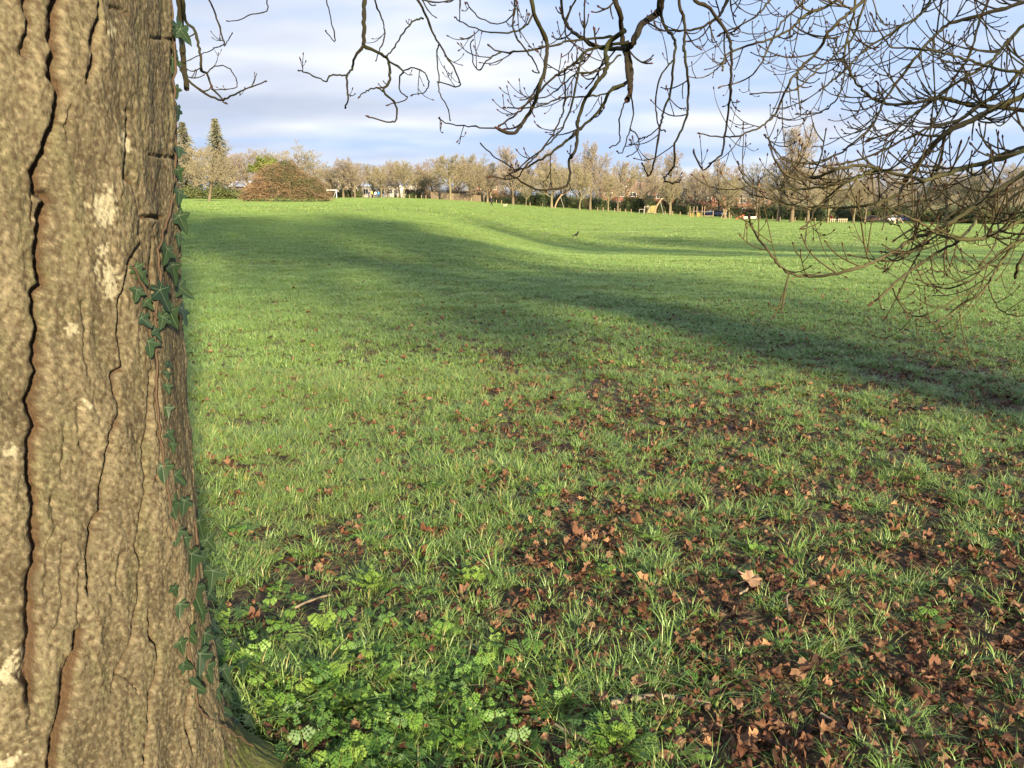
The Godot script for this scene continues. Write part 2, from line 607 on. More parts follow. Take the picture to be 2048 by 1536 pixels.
func cracks() -> Array:
	# [half width m, depth m, step m, photograph points]
	return [
		[0.013, 0.040, 0.010, [[80, -60], [78, 0], [75, 81], [81, 98], [75, 146], [88, 163], [94, 228], [86, 260], [75, 293], [67, 342], [75, 384], [90, 391], [88, 500], [88, 529], [101, 571], [78, 587], [78, 626], [86, 659], [81, 724], [80, 773], [70, 799], [78, 825], [83, 858], [70, 887], [68, 968], [75, 1009], [71, 1065], [75, 1091], [64, 1166], [56, 1215], [60, 1271], [49, 1335], [55, 1400]]],
		[0.010, 0.022, 0.004, [[20, -40], [12, 10], [14, 60], [16, 100]]],
		[0.009, 0.026, 0.006, [[165, -50], [160, 0], [158, 49], [153, 81], [160, 107], [150, 153]]],
		[0.008, 0.024, 0.009, [[243, 221], [246, 270], [244, 309], [241, 348], [260, 365], [270, 407], [282, 436], [277, 462], [287, 488], [260, 532], [249, 561], [243, 610], [243, 659], [247, 692], [251, 740], [234, 750], [241, 789], [247, 832], [228, 871], [218, 903], [217, 936], [212, 968], [216, 1028], [199, 1042], [191, 1072], [180, 1125], [184, 1185]]],
		[0.014, 0.045, 0.0, [[162, 1270], [157, 1286], [142, 1335], [131, 1391], [124, 1429], [108, 1480], [98, 1536], [94, 1600]]],
		[0.006, 0.018, 0.0, [[283, 435], [310, 434], [335, 436]]],
		[0.006, 0.018, 0.0, [[317, 438], [313, 456], [322, 482]]],
		[0.008, 0.022, 0.006, [[306, 747], [304, 806], [303, 854], [295, 897], [296, 960], [289, 1035], [281, 1091], [292, 1129], [292, 1185], [285, 1222], [274, 1279], [259, 1316], [240, 1350]]],
		[0.009, 0.026, 0.005, [[311, 1222], [313, 1279], [326, 1305], [322, 1354], [311, 1391], [307, 1447], [296, 1504], [292, 1560]]],
		[0.008, 0.022, 0.0, [[343, -50], [342, 0], [340, 65], [332, 98], [329, 153], [334, 200], [344, 228], [346, 309], [347, 368], [340, 430]]],
		[0.008, 0.022, 0.0, [[313, 480], [313, 545], [320, 600], [325, 660], [321, 750], [319, 838], [325, 900], [322, 960]]],
		[0.008, 0.022, 0.0, [[386, 1200], [384, 1260], [380, 1330], [384, 1384], [380, 1447], [386, 1504]]],
		[0.004, 0.010, 0.0, [[285, 73], [310, 76], [332, 77]]],
		[0.004, 0.010, 0.0, [[296, 309], [320, 313], [344, 315]]],
		[0.004, 0.012, 0.0, [[195, 8], [215, 12], [235, 22]]],
		[0.004, 0.009, 0.0, [[175, 605], [178, 660], [182, 720], [188, 750]]],
		[0.004, 0.009, 0.0, [[137, 860], [142, 890], [135, 930], [132, 960]]],
		[0.004, 0.009, 0.0, [[165, 800], [168, 850], [172, 900]]],
		[0.004, 0.010, 0.0, [[110, 1000], [120, 1060], [96, 1100], [100, 1150], [95, 1190]]],
		[0.004, 0.010, 0.0, [[130, 1090], [128, 1150], [125, 1210], [120, 1240], [103, 1270]]],
		[0.004, 0.010, 0.0, [[160, 1130], [158, 1180], [160, 1230], [170, 1260], [165, 1290]]],
		[0.004, 0.010, 0.0, [[250, 1110], [245, 1140], [240, 1170]]],
		[0.004, 0.010, 0.0, [[240, 1350], [232, 1370], [230, 1385]]],
		[0.004, 0.010, 0.0, [[240, 1350], [262, 1358], [275, 1372], [280, 1390]]],
		[0.005, 0.012, 0.0, [[40, 1360], [44, 1395], [60, 1400], [55, 1440]]],
		[0.005, 0.012, 0.0, [[62, 380], [60, 420], [64, 440]]],
		[0.004, 0.010, 0.0, [[120, 205], [116, 240], [126, 275]]]]

func soften(f: PackedFloat32Array, nc: int, nr: int, reach: int) -> PackedFloat32Array:
	for way in 2:
		var out := PackedFloat32Array()
		out.resize(f.size())
		for r in nr:
			for c in nc:
				var sum := 0.0
				for k in range(-reach, reach + 1):
					sum += f[r * nc + clampi(c + k, 0, nc - 1)] if way == 0 else f[clampi(r + k, 0, nr - 1) * nc + c]
				out[r * nc + c] = sum / (2 * reach + 1)
		f = out
	return f

func bark_texture() -> NoiseTexture2D:
	var t := NoiseTexture2D.new()
	t.width = 1024; t.height = 1024; t.seamless = true
	var nz := FastNoiseLite.new()
	nz.seed = 17
	nz.frequency = 0.045
	nz.fractal_octaves = 4
	nz.fractal_gain = 0.65
	t.noise = nz
	var g := Gradient.new()
	g.offsets = PackedFloat32Array([0.0, 0.28, 0.45, 0.62, 0.8, 1.0])
	g.colors = PackedColorArray([Color(0.62, 0.58, 0.55), Color(0.82, 0.80, 0.78), Color(0.91, 0.90, 0.89), Color(0.97, 0.97, 0.96), Color(1, 1, 0.99), Color(1, 1, 1)])
	t.color_ramp = g
	return t

func make_trunk(tree: Node3D) -> void:
	var phis := PackedFloat32Array()
	for k in 440:
		phis.append(deg_to_rad(-38.0 + 143.0 * k / 440.0))
	for k in 46:
		phis.append(deg_to_rad(105.0 + 217.0 * k / 46.0))
	var hs := PackedFloat32Array()
	for k in 740:
		hs.append(-0.12 + 2.62 * k / 740.0)
	for k in 26:
		hs.append(2.5 + 3.0 * k / 25.0)
	var nc := phis.size()
	var nr := hs.size()
	var groove := PackedFloat32Array()
	groove.resize(nc * nr)
	var step := PackedFloat32Array()
	step.resize(nc * nr)
	var warp := FastNoiseLite.new()
	warp.seed = 21
	warp.frequency = 9.0
	warp.fractal_octaves = 4
	var dp := deg_to_rad(143.0 / 440.0)
	var dh := 2.62 / 740.0
	for cr in cracks():
		var w: float = cr[0]
		var path := []
		for p in cr[3]:
			path.append(trunk_uv(p[0], p[1]))
		for k in path.size() - 1:
			var a: Vector2 = path[k]
			var b: Vector2 = path[k + 1]
			var reach := 0.075
			var c0 := clampi(int((minf(a.x, b.x) - phis[0] - reach / 0.55) / dp), 0, 439)
			var c1 := clampi(int((maxf(a.x, b.x) - phis[0] + reach / 0.55) / dp) + 1, 0, 439)
			var r0 := clampi(int((minf(a.y, b.y) + 0.12 - 0.035) / dh), 0, 739)
			var r1 := clampi(int((maxf(a.y, b.y) + 0.12 + 0.035) / dh) + 1, 0, 739)
			var A := Vector2(a.x * 0.55, a.y)
			var B := Vector2(b.x * 0.55, b.y)
			var ab := B - A
			var l2 := maxf(ab.length_squared(), 1e-8)
			for r in range(r0, r1):
				for c in range(c0, c1):
					var q := Vector2(phis[c] * 0.55, hs[r])
					q.x += 0.008 * warp.get_noise_2d(q.x, q.y) + 0.004 * warp.get_noise_2d(q.x * 4.0, q.y * 4.0)
					var t := clampf((q - A).dot(ab) / l2, 0.0, 1.0)
					var off := q - A - ab * t
					var dist := off.length()
					var wide := w * (0.75 + 0.5 * warp.get_noise_2d(hs[r] * 0.7, w * 900.0))
					var g: float = cr[1] * 0.7 * exp(-pow(dist / wide, 2.0))
					var at_ := r * nc + c
					groove[at_] = maxf(groove[at_], g)
					if cr[2] > 0.0 and t > 0.0 and t < 1.0 and absf(ab.y) > 1.2 * absf(ab.x):
						var s := off.x * signf(-ab.y)
						var lipped: float = cr[2] * exp(-absf(dist) / 0.028) * (0.5 if off.x < 0.0 else -1.0)
						if absf(lipped) > absf(step[at_]):
							step[at_] = lipped
	step = soften(step, nc, nr, 2)
	var plates := FastNoiseLite.new()
	plates.noise_type = FastNoiseLite.TYPE_CELLULAR
	plates.cellular_return_type = FastNoiseLite.RETURN_DISTANCE2_SUB
	plates.frequency = 11.0
	plates.seed = 4
	plates.domain_warp_enabled = true
	plates.domain_warp_amplitude = 0.06
	plates.domain_warp_frequency = 7.0
	var flakes := FastNoiseLite.new()
	flakes.noise_type = FastNoiseLite.TYPE_CELLULAR
	flakes.cellular_return_type = FastNoiseLite.RETURN_CELL_VALUE
	flakes.frequency = 15.0
	flakes.seed = 12
	flakes.domain_warp_enabled = true
	flakes.domain_warp_amplitude = 0.05
	flakes.domain_warp_frequency = 9.0
	var rough := FastNoiseLite.new()
	rough.frequency = 6.0
	rough.fractal_octaves = 5
	rough.fractal_gain = 0.55
	rough.seed = 3
	var speck := FastNoiseLite.new()
	speck.frequency = 80.0
	speck.seed = 8
	speck.fractal_octaves = 2
	var lichens := []
	for l in [[197, 410, 0.026], [205, 440, 0.018], [195, 48, 0.012], [213, 555, 0.020], [222, 580, 0.016], [205, 500, 0.010], [12, 1330, 0.022], [10, 1350, 0.016], [30, 1510, 0.014], [3, 1520, 0.014], [155, 660, 0.010], [250, 290, 0.012], [232, 278, 0.012], [180, 812, 0.008], [318, 286, 0.010], [20, 905, 0.010]]:
		var u := trunk_uv(l[0], l[1])
		lichens.append(Vector3(u.x * 0.55, u.y, l[2]))
	var b := Build.new()
	b.v.resize(nc * nr); b.n.resize(nc * nr); b.c.resize(nc * nr)
	for r in nr:
		for c in nc:
			var phi := phis[c]
			var h := hs[r]
			var at_ := r * nc + c
			var wrap := phi if phi < PI else phi - TAU
			var x := wrap * 0.55
			if phi > deg_to_rad(200.0):
				x = phi * 0.55
			var n1 := rough.get_noise_2d(x, h * 0.45)
			var n2 := rough.get_noise_2d(x * 4.0 + 9.0, h * 2.2)
			var n3 := speck.get_noise_2d(x, h * 0.8)
			var cell := plates.get_noise_2d(x * 1.5, h * 0.62) + 1.0
			var low := 0.35 + 0.65 * ramp(0.5 + 0.8 * n1 - 0.30 * (h - 0.7), 0.25, 0.75)
			var net := exp(-pow(cell / 0.075, 2.0)) * low
			var disp := -groove[at_] + step[at_] - 0.0055 * net + 0.012 * n1 + 0.0022 * n2 + 0.0012 * n3
			var grain := speck.get_noise_2d(x * 2.6 + 5.0, h * 0.28)
			var scale_ := flakes.get_noise_2d(x * 1.7 + 0.02 * n2, h * 0.6)
			var flaky := 0.25 + 0.75 * ramp(0.5 + n1 - 0.25 * (h - 0.8), 0.3, 0.7)
			var tone := clampf(0.5 + 0.75 * n1 + 0.4 * n2 + 0.25 * grain + 0.16 * scale_ * flaky, 0.0, 1.0)
			var col := Color(0.062, 0.054, 0.033).lerp(Color(0.138, 0.123, 0.078), tone)
			b.v[at_] = trunk_point(Vector2(phi, h), disp + 0.0035 * scale_ * flaky)
			col = col.lerp(Color(0.098, 0.098, 0.052), 0.5 * ramp(rough.get_noise_2d(x * 1.3 + 70.0, h * 0.6), 0.05, 0.4))
			col = col.lerp(Color(0.045, 0.030, 0.018), ramp(n3, 0.15, 0.45) * 0.7)
			col = col.lerp(Color(0.25, 0.215, 0.14), ramp(-n3, 0.25, 0.5) * 0.45)
			col = col.lerp(Color(0.066, 0.042, 0.024), ramp(groove[at_], 0.004, 0.014) * 0.9)
			col = col.lerp(Color(0.085, 0.052, 0.028), net * 0.75)
			for l in lichens:
				var dx: float = x - l.x
				var dy: float = h - l.y
				if absf(dx) < 0.06 and absf(dy) < 0.06:
					var rr: float = sqrt(dx * dx + dy * dy) / l.z + 1.5 * n2 + 1.1 * n3
					col = col.lerp(Color(0.30, 0.285, 0.20), (1.0 - ramp(rr, 0.6, 1.15)) * 0.8)
			var moss := (1.0 - ramp(h, 0.05, 0.5)) * ramp(phi, 0.5, 1.2) + 0.35 * n1 + 0.5 * n2
			col = col.lerp(Color(0.075, 0.10, 0.022), ramp(moss, 0.5, 0.9) * 0.75 * (1.0 if phi < 2.6 else 0.0))
			b.c[at_] = col
	for r in nr - 1:
		for c in nc:
			var a := r * nc + c
			var e := r * nc + (c + 1) % nc
			b.i.append_array(PackedInt32Array([a, a + nc, e, e, a + nc, e + nc]))
	for r in nr:
		for c in nc:
			var l := b.v[r * nc + (c + nc - 1) % nc]
			var q := b.v[r * nc + (c + 1) % nc]
			var d := b.v[maxi(r - 1, 0) * nc + c]
			var u := b.v[mini(r + 1, nr - 1) * nc + c]
			b.n[r * nc + c] = (u - d).cross(q - l).normalized()
			if b.n[r * nc + c].dot((b.v[r * nc + c] - trunk_centre(hs[r])) * Vector3(1, 0, 1)) < 0.0:
				b.n[r * nc + c] = -b.n[r * nc + c]
	var t := NoiseTexture2D.new()
	t.width = 512; t.height = 512; t.seamless = true
	var nz := FastNoiseLite.new()
	nz.frequency = 0.04; nz.fractal_octaves = 4; nz.seed = 31
	t.noise = nz
	var mat := vcol(0.85, 0.3)
	mat.uv1_triplanar = true
	mat.uv1_scale = Vector3(5, 2.6, 5)
	mat.albedo_texture = bark_texture()
	mat.heightmap_enabled = true
	mat.heightmap_texture = t
	mat.heightmap_scale = 0.15
	# mesh is written in world coordinates; move it to the tree's base
	for k in b.v.size():
		b.v[k] -= TRUNK
	part("trunk", b.mesh(mat), tree)

# ---------------------------------------------------------------- ivy on the trunk
func ivy_leaf_mesh(kind: int) -> ArrayMesh:
	var b := Build.new()
	var dark := Color(0.010, 0.024, 0.012).lerp(Color(0.020, 0.040, 0.012), rng.randf())
	var vein := Color(0.10, 0.13, 0.08)
	# outline of half a five-lobed leaf, tip at -y, unit width about 1
	var half := [Vector2(0, 0.28), Vector2(0.10, 0.40), Vector2(0.24, 0.45), Vector2(0.36, 0.40), Vector2(0.33, 0.29), Vector2(0.27, 0.20), Vector2(0.45, 0.20), Vector2(0.58, 0.10), Vector2(0.47, 0.01), Vector2(0.24, -0.08), Vector2(0.20, -0.24), Vector2(0.17, -0.40), Vector2(0.07, -0.57), Vector2(0, -0.66)]
	for k in half.size():
		half[k] *= Vector2(rng.randf_range(0.88, 1.08), rng.randf_range(0.92, 1.06))
	var cup := rng.randf_range(-0.25, 0.3)
	for s in [-1.0, 1.0]:
		for k in half.size() - 1:
			var p: Vector2 = half[k]
			var q: Vector2 = half[k + 1]
			var hub := Vector3(0, 0.18, 0.0)
			var pa := Vector3(p.x * s, p.y, cup * p.x * p.x - 0.22 * maxf(-p.y, 0.0) * maxf(-p.y, 0.0))
			var qa := Vector3(q.x * s, q.y, cup * q.x * q.x - 0.22 * maxf(-q.y, 0.0) * maxf(-q.y, 0.0))
			var cc := dark * rng.randf_range(0.9, 1.12)
			if s > 0: b.tri(hub, pa, qa, cc)
			else: b.tri(hub, qa, pa, cc)
	for tip in [Vector2(0, -0.58), Vector2(0.48, 0.11), Vector2(-0.48, 0.11), Vector2(0.31, 0.37), Vector2(-0.31, 0.37)]:
		var z: float = cup * tip.x * tip.x - 0.22 * maxf(-tip.y, 0.0) * maxf(-tip.y, 0.0)
		var e := Vector3(tip.x, tip.y, z + 0.012)
		var o := Vector3(0, 0.18, 0.012)
		var w := (e - o).cross(Vector3.BACK).normalized() * 0.011
		b.quad(o - w, o + w, e + w * 0.3, e - w * 0.3, vein)
	return b.mesh(m.ivy)

func make_ivy() -> void:
	var root := thing("ivy", TRUNK + Vector3(0.45, 0.0, -0.2), "dark green ivy climbing the right edge of the big trunk", "ivy")
	var meshes := []
	for k in 6:
		meshes.append(ivy_leaf_mesh(k))
	var stems := [[[470, 1500], [430, 1450], [400, 1420], [385, 1330], [370, 1220], [360, 1120], [345, 1040], [330, 940], [318, 840], [315, 740], [318, 640], [328, 560], [322, 500], [338, 430], [346, 330], [346, 230], [338, 110], [350, 30], [352, -60]],
		[[318, 640], [300, 600], [280, 560], [262, 532]], [[370, 1220], [392, 1180], [400, 1100], [395, 1040]], [[318, 700], [305, 670], [296, 640]]]
	for st in stems:
		var pts := PackedVector3Array()
		var rad := PackedFloat32Array()
		for p in st:
			pts.append(trunk_point(trunk_uv(p[0], p[1]), 0.004) - root.position)
		pts = smooth_path(pts, 0.02)
		for k in pts.size():
			rad.append(0.0028 * rng.randf_range(0.8, 1.15))
			pts[k] += jitter(0.003)
		var b := Build.new()
		b.tube(pts, rad, 6, Color(0.065, 0.045, 0.028))
		part("stem", b.mesh(m.bark), root)
	var spots := [[358, 62, 50], [366, 66, 40], [345, 125, 36], [352, 105, 24], [356, 222, 34], [352, 180, 28], [357, 300, 34], [357, 345, 30], [358, 390, 36], [345, 430, 46], [362, 440, 46], [357, 475, 32], [333, 505, 46], [347, 540, 50], [364, 578, 46], [275, 540, 30], [284, 552, 32], [273, 585, 34], [325, 590, 56], [296, 607, 26], [343, 630, 46], [366, 625, 46], [288, 640, 32], [325, 640, 34], [312, 665, 30], [298, 690, 42], [337, 728, 18], [333, 748, 20], [335, 775, 22], [334, 820, 26], [338, 870, 30], [345, 892, 22], [326, 940, 42], [355, 955, 36], [345, 1015, 38], [368, 1008, 38], [352, 1068, 38], [400, 1050, 44], [383, 1120, 62], [390, 1190, 64], [360, 1215, 34], [418, 1085, 40], [425, 1150, 44], [400, 1318, 50], [415, 1340, 44], [385, 1360, 36], [395, 1376, 36], [362, 1290, 32], [440, 1420, 50], [466, 1455, 52], [426, 1250, 36], [436, 1290, 40], [450, 1345, 40], [410, 1275, 44], [380, 1270, 40], [405, 1225, 36], [445, 1210, 32], [422, 1190, 30], [372, 1330, 34], [430, 1380, 38], [455, 1385, 34], [420, 1440, 36], [470, 1290, 30], [485, 1330, 30], [500, 1440, 34], [350, 1180, 26], [350, 1000, 24], [372, 1080, 26]]
	for s in spots:
		var uv := trunk_uv(s[0], s[1])
		var p := trunk_point(uv, rng.randf_range(0.012, 0.03))
		var want := at(s[0], s[1], 1.0) - EYE
		# where the photograph shows the leaf standing off the trunk's edge, let it stand off
		var along: float = (p - EYE).dot(fw())
		var q := EYE + want * along
		p = p.lerp(q, 1.0)
		var size: float = s[2] / FOCAL * along * 1.1
		var outward := TRUNK_U * cos(uv.x) + TRUNK_W * sin(uv.x)
		var look := (outward * 0.75 + (EYE - p).normalized() * 0.55 + Vector3.UP * 0.35 + jitter(0.3)).normalized()
		var tip := Vector3.DOWN.rotated(look, rng.randf_range(-0.7, 0.7))
		var yy := (-tip + look * tip.dot(look)).normalized()
		var bs := Basis(yy.cross(look), yy, look).scaled(Vector3.ONE * size)
		var o := part("leaf", meshes[rng.randi() % meshes.size()], root)
		o.transform = Transform3D(bs, p - root.position)

# ---------------------------------------------------------------- trees
# plan: counts, angles, length ratios for each level
func grow(b: Build, p: Vector3, dir: Vector3, length: float, r0: float, level: int, plan: Dictionary) -> void:
	var last: bool = level == plan.n.size()
	var segs: int = [7, 5, 4, 3, 2, 2][mini(level, 5)]
	var pts := PackedVector3Array([p])
	var rad := PackedFloat32Array([r0])
	var d := dir
	var r_end: float = r0 * (0.35 if last else plan.taper)
	for k in segs:
		d = (d + jitter(plan.wobble) + Vector3.UP * plan.lift[mini(level, plan.lift.size() - 1)]).normalized()
		pts.append(pts[k] + d * length / segs)
		rad.append(lerpf(r0, r_end, float(k + 1) / segs))
	var sides: int = 8 if r0 > 0.12 else (5 if r0 > 0.04 else 3)
	b.tube(pts, rad, sides, plan.bark.lerp(plan.tip, float(level) / (plan.n.size() + 0.5)) * rng.randf_range(0.85, 1.12), Color(0, 0, 0, 0), false)
	if last:
		return
	var count: int = plan.n[level]
	var spin := rng.randf() * TAU
	for k in count:
		var t: float = lerpf(plan.t0[level], 1.0, (k + rng.randf() * 0.8) / count)
		var f := t * segs
		var s := mini(int(f), segs - 1)
		var q := pts[s].lerp(pts[s + 1], f - s)
		var along := (pts[s + 1] - pts[s]).normalized()
		spin += 2.4 + rng.randf_range(-0.4, 0.4)
		var side := along.cross(Vector3.UP if absf(along.y) < 0.95 else Vector3.RIGHT).normalized().rotated(along, spin)
		var ang: float = deg_to_rad(plan.ang[level]) * rng.randf_range(0.7, 1.25) * (1.15 - 0.45 * t if level == 0 else 1.0)
		var nd := (along * cos(ang) + side * sin(ang)).normalized()
		var size: float = length * plan.ratio[level] * rng.randf_range(0.75, 1.15)
		if level == 0:
			size *= plan.shape[0] + (plan.shape[1] - plan.shape[0]) * t
		else:
			size *= 1.05 - 0.4 * t
		grow(b, q, nd, size, maxf(lerpf(rad[s], rad[s + 1], f - s) * plan.thin, plan.least), level + 1, plan)

func bare_plan(kind: int) -> Dictionary:
	var bark := Color(0.115, 0.095, 0.06)
	var tip := Color(0.27, 0.23, 0.165)  # tip colours here and below lightened and greyed to stand for distance haze
	var base := {"n": [15, 7, 7, 6], "t0": [0.14, 0.22, 0.2, 0.15], "ang": [60, 46, 44, 40], "ratio": [0.62, 0.54, 0.52, 0.6], "lift": [0.05, 0.12, 0.07, 0.05, 0.03], "taper": 0.45, "wobble": 0.09, "thin": 0.56, "least": 0.021, "shape": [1.0, 0.7], "bark": bark, "tip": tip}
	match kind:
		1: # broad, rounded
			base.merge({"ang": [72, 48, 46, 42], "ratio": [0.68, 0.54, 0.5, 0.6], "tip": Color(0.26, 0.23, 0.145)}, true)
		2: # tall and narrow
			base.merge({"ang": [42, 38, 38, 36], "ratio": [0.54, 0.52, 0.52, 0.6], "lift": [0.05, 0.2, 0.12, 0.06, 0.04], "tip": Color(0.285, 0.245, 0.185)}, true)
		3: # fan with many straight shoots
			base.merge({"n": [17, 8, 6, 6], "ang": [58, 36, 34, 32], "ratio": [0.72, 0.52, 0.5, 0.55], "lift": [0.0, 0.14, 0.08, 0.05, 0.03], "shape": [1.0, 0.55], "t0": [0.16, 0.25, 0.2, 0.15], "bark": Color(0.14, 0.125, 0.07), "tip": Color(0.265, 0.235, 0.145)}, true)
		4: # loose, reddish
			base.merge({"n": [13, 7, 6, 6], "ang": [56, 48, 46, 42], "tip": Color(0.255, 0.205, 0.15)}, true)
	return base

func bare_mesh(kind: int, sd: int) -> Array:
	# a tree 10 m high: [trunk mesh, crown mesh]
	rng.seed = sd
	var plan := bare_plan(kind)
	var lean := Vector3(rng.randf_range(-0.05, 0.05), 1, rng.randf_range(-0.05, 0.05)).normalized()
	var whole := Build.new()
	grow(whole, Vector3(0, 1.2, 0), lean, 7.0, 0.21, 0, plan)
	var low := Build.new()
	low.tube(PackedVector3Array([Vector3(0, -0.15, 0), Vector3(0, 0.15, 0), Vector3(0, 0.6, 0), Vector3(0, 1.22, 0)]), PackedFloat32Array([0.36, 0.29, 0.235, 0.212]), 8, plan.bark * 1.1)
	# bring the crown to the nominal height
	var top := 0.0
	for v in whole.v:
		top = maxf(top, v.y)
	for k in whole.v.size():
		whole.v[k].y = 1.2 + (whole.v[k].y - 1.2) * 8.8 / (top - 1.2)
	return [low.mesh(m.bark), whole.mesh(m.bark)]

func spawn_tree(pair: Array, where: Vector3, height: float, wide: float, label: String, group := "", called := "bare_tree") -> Node3D:
	var t := thing(called, where, label, "tree", group, rng.randf() * TAU)
	part("trunk", pair[0], t)
	part("crown", pair[1], t)
	t.scale = Vector3(wide, height, wide) * 0.1
	return t

func conifer_mesh() -> Array:
	var b := Build.new()
	var low := Build.new()
	low.tube(PackedVector3Array([Vector3(0, -0.2, 0), Vector3(0, 5, 0), Vector3(0, 10, 0)]), PackedFloat32Array([0.22, 0.12, 0.01]), 6, Color(0.12, 0.09, 0.06))
	for k in 42:
		var t := k / 41.0
		var y := lerpf(1.0, 9.85, t)
		var reach := 1.75 * pow(1.0 - t, 0.85) + 0.08
		for s in 8:
			var a := k * 0.9 + TAU * s / 8.0 + rng.randf_range(-0.3, 0.3)
			var l := reach * rng.randf_range(0.45, 1.25)
			var dir := Vector3(cos(a), 0, sin(a))
			for j in 7:
				var q := (j + rng.randf()) / 7.0
				var p := Vector3(0, y, 0) + dir * l * q + Vector3.DOWN * 0.35 * l * q * q + Vector3.UP * 0.1 * q
				var w := 0.20 * (1.1 - 0.5 * q) * (1.0 - 0.75 * t)
				var side := dir.cross(Vector3.UP)
				var cc := Color(0.11, 0.12, 0.075).lerp(Color(0.27, 0.26, 0.16), rng.randf() * 0.9)
				b.tri(p - side * w + jitter(0.05), p + dir * 0.30 + Vector3.DOWN * 0.08, p + side * w + jitter(0.05), cc)
				b.tri(p + Vector3.UP * 0.05, p + dir * 0.2 + Vector3.DOWN * 0.22 + jitter(0.08), p - dir * 0.1 + jitter(0.08), cc * 0.85)
	return [low.mesh(m.bark), b.mesh(m.leaf)]

func leafy_build(b: Build, size: Vector3, count: int, leaf: float, a: Color, c: Color, sd: int) -> void:
	# leaves through a lumpy volume that stands on the ground
	var lump := FastNoiseLite.new()
	lump.seed = sd
	lump.frequency = 0.9
	for k in count:
		var d := jitter(1.0).normalized()
		d.y = absf(d.y)
		var r := (0.72 + 0.30 * lump.get_noise_3d(d.x * 2.0, d.y * 2.0, d.z * 2.0) * 1.6) * pow(rng.randf_range(0.35, 1.0), 0.33)
		var p := Vector3(d.x * size.x, d.y * size.y, d.z * size.z) * r
		var n := (d + jitter(0.9)).normalized()
		var t := n.cross(jitter(1.0).normalized()).normalized() * leaf * rng.randf_range(0.6, 1.3)
		var u := n.cross(t) * 0.55
		var cc := a.lerp(c, rng.randf())
		b.quad(p - t, p - u * 0.8, p + t, p + u * 0.8, cc)

func shrub_mesh(sd: int, a: Color, c: Color) -> Array:
	rng.seed = sd
	var b := Build.new()
	leafy_build(b, Vector3(1, 1, 1), 2600, 0.055, a, c, sd)
	var s := Build.new()
	for k in 7:
		var e := Vector3(rng.randf_range(-0.5, 0.5), 0.7, rng.randf_range(-0.5, 0.5))
		s.tube(PackedVector3Array([Vector3(e.x * 0.1, -0.02, e.z * 0.1), e * 0.5, e]), PackedFloat32Array([0.03, 0.02, 0.008]), 4, Color(0.10, 0.075, 0.05))
	return [s.mesh(m.bark), b.mesh(m.leaf)]

func spawn_shrub(pair: Array, where: Vector3, size: Vector3, label: String, group := "", called := "evergreen_shrub", category := "shrub") -> void:
	var t := thing(called, where, label, category, group, rng.randf() * TAU)
	part("stems", pair[0], t)
	part("foliage", pair[1], t)
	t.scale = size

# ---------------------------------------------------------------- the branches that hang into the picture
func hang(tree: Node3D, hub: Vector3, from: Array, depth0: float, depth1: float, r0: float, r1: float, twigs: float, spread := 0.32) -> void:
	# from: photograph points; a limb piece joins the first point to the hub when one is given
	var pts := PackedVector3Array()
	var count := from.size()
	for k in count:
		var f := float(k) / maxf(1.0, count - 1.0)
		pts.append(at(from[k][0], from[k][1], lerpf(depth0, depth1, f) + 0.12 * sin(k * 1.7 + from[0][0])))
	var lead := PackedVector3Array()
	if hub != Vector3.ZERO:
		var out := (pts[0] - pts[1]).normalized()
		var reach := pts[0].distance_to(hub)
		for k in 6:
			var t := k / 6.0
			lead.append(hub.bezier_interpolate(hub.lerp(pts[0], 0.3) + Vector3.UP * 0.12 * reach, pts[0] + out * reach * 0.3, pts[0], t))
	lead = smooth_path(lead, 0.12) if lead.size() > 1 else lead
	var main := smooth_path(pts, 0.035)
	var whole := PackedVector3Array()
	var rad := PackedFloat32Array()
	for k in lead.size() - 1:
		whole.append(lead[k]); rad.append(r0 * lerpf(1.7, 1.0, float(k) / lead.size()))
	var total := main.size()
	for k in total:
		var t := float(k) / total
		var knot := 1.0 + (0.22 if rng.randf() < 0.10 else 0.0) + rng.randf_range(-0.07, 0.07)
		whole.append(main[k] + jitter(0.004)); rad.append(maxf(lerpf(r0, r1, pow(t, 0.8)) * knot, 0.002))
	var old := Color(0.032, 0.029, 0.016).lerp(Color(0.062, 0.066, 0.024), rng.randf()) * branch_light
	var young := Color(0.042, 0.034, 0.018) * branch_light
	var b := Build.new()
	b.tube(whole, rad, 7 if r0 > 0.008 else 5, old, young)
	bud(b, main[total - 1], (main[total - 1] - main[total - 2]).normalized(), r1 * 1.5)
	var span := 0.0
	for k in total - 1:
		span += main[k].distance_to(main[k + 1])
	var n := int(span * twigs)
	for k in n:
		var t := lerpf(0.12, 0.97, (k + rng.randf()) / n)
		var s := clampi(int(t * (total - 1)), 0, total - 2)
		var along := (main[s + 1] - main[s]).normalized()
		var side := along.cross(jitter(1.0).normalized()).normalized()
		var l := rng.randf_range(0.4, 1.25) * spread * (1.15 - 0.5 * t)
		shoot(b, main[s], (along * 0.75 + side * 0.9 + Vector3.DOWN * 0.15).normalized(), l, clampf(rad[rad.size() - total + s] * 0.55, 0.0022, 0.0050), young, 1)
	part("branch", b.mesh(m.bark), tree)
	var o: MeshInstance3D = tree.get_child(tree.get_child_count() - 1)
	o.position = -tree.position

func bud(b: Build, p: Vector3, d: Vector3, r: float) -> void:
	r = clampf(r, 0.0034, 0.0060)
	b.tube(PackedVector3Array([p - d * r, p + d * r * 0.8, p + d * r * 2.2, p + d * r * 3.8]), PackedFloat32Array([r * 0.6, r * 1.1, r * 0.85, r * 0.1]), 5, Color(0.05, 0.022, 0.014))

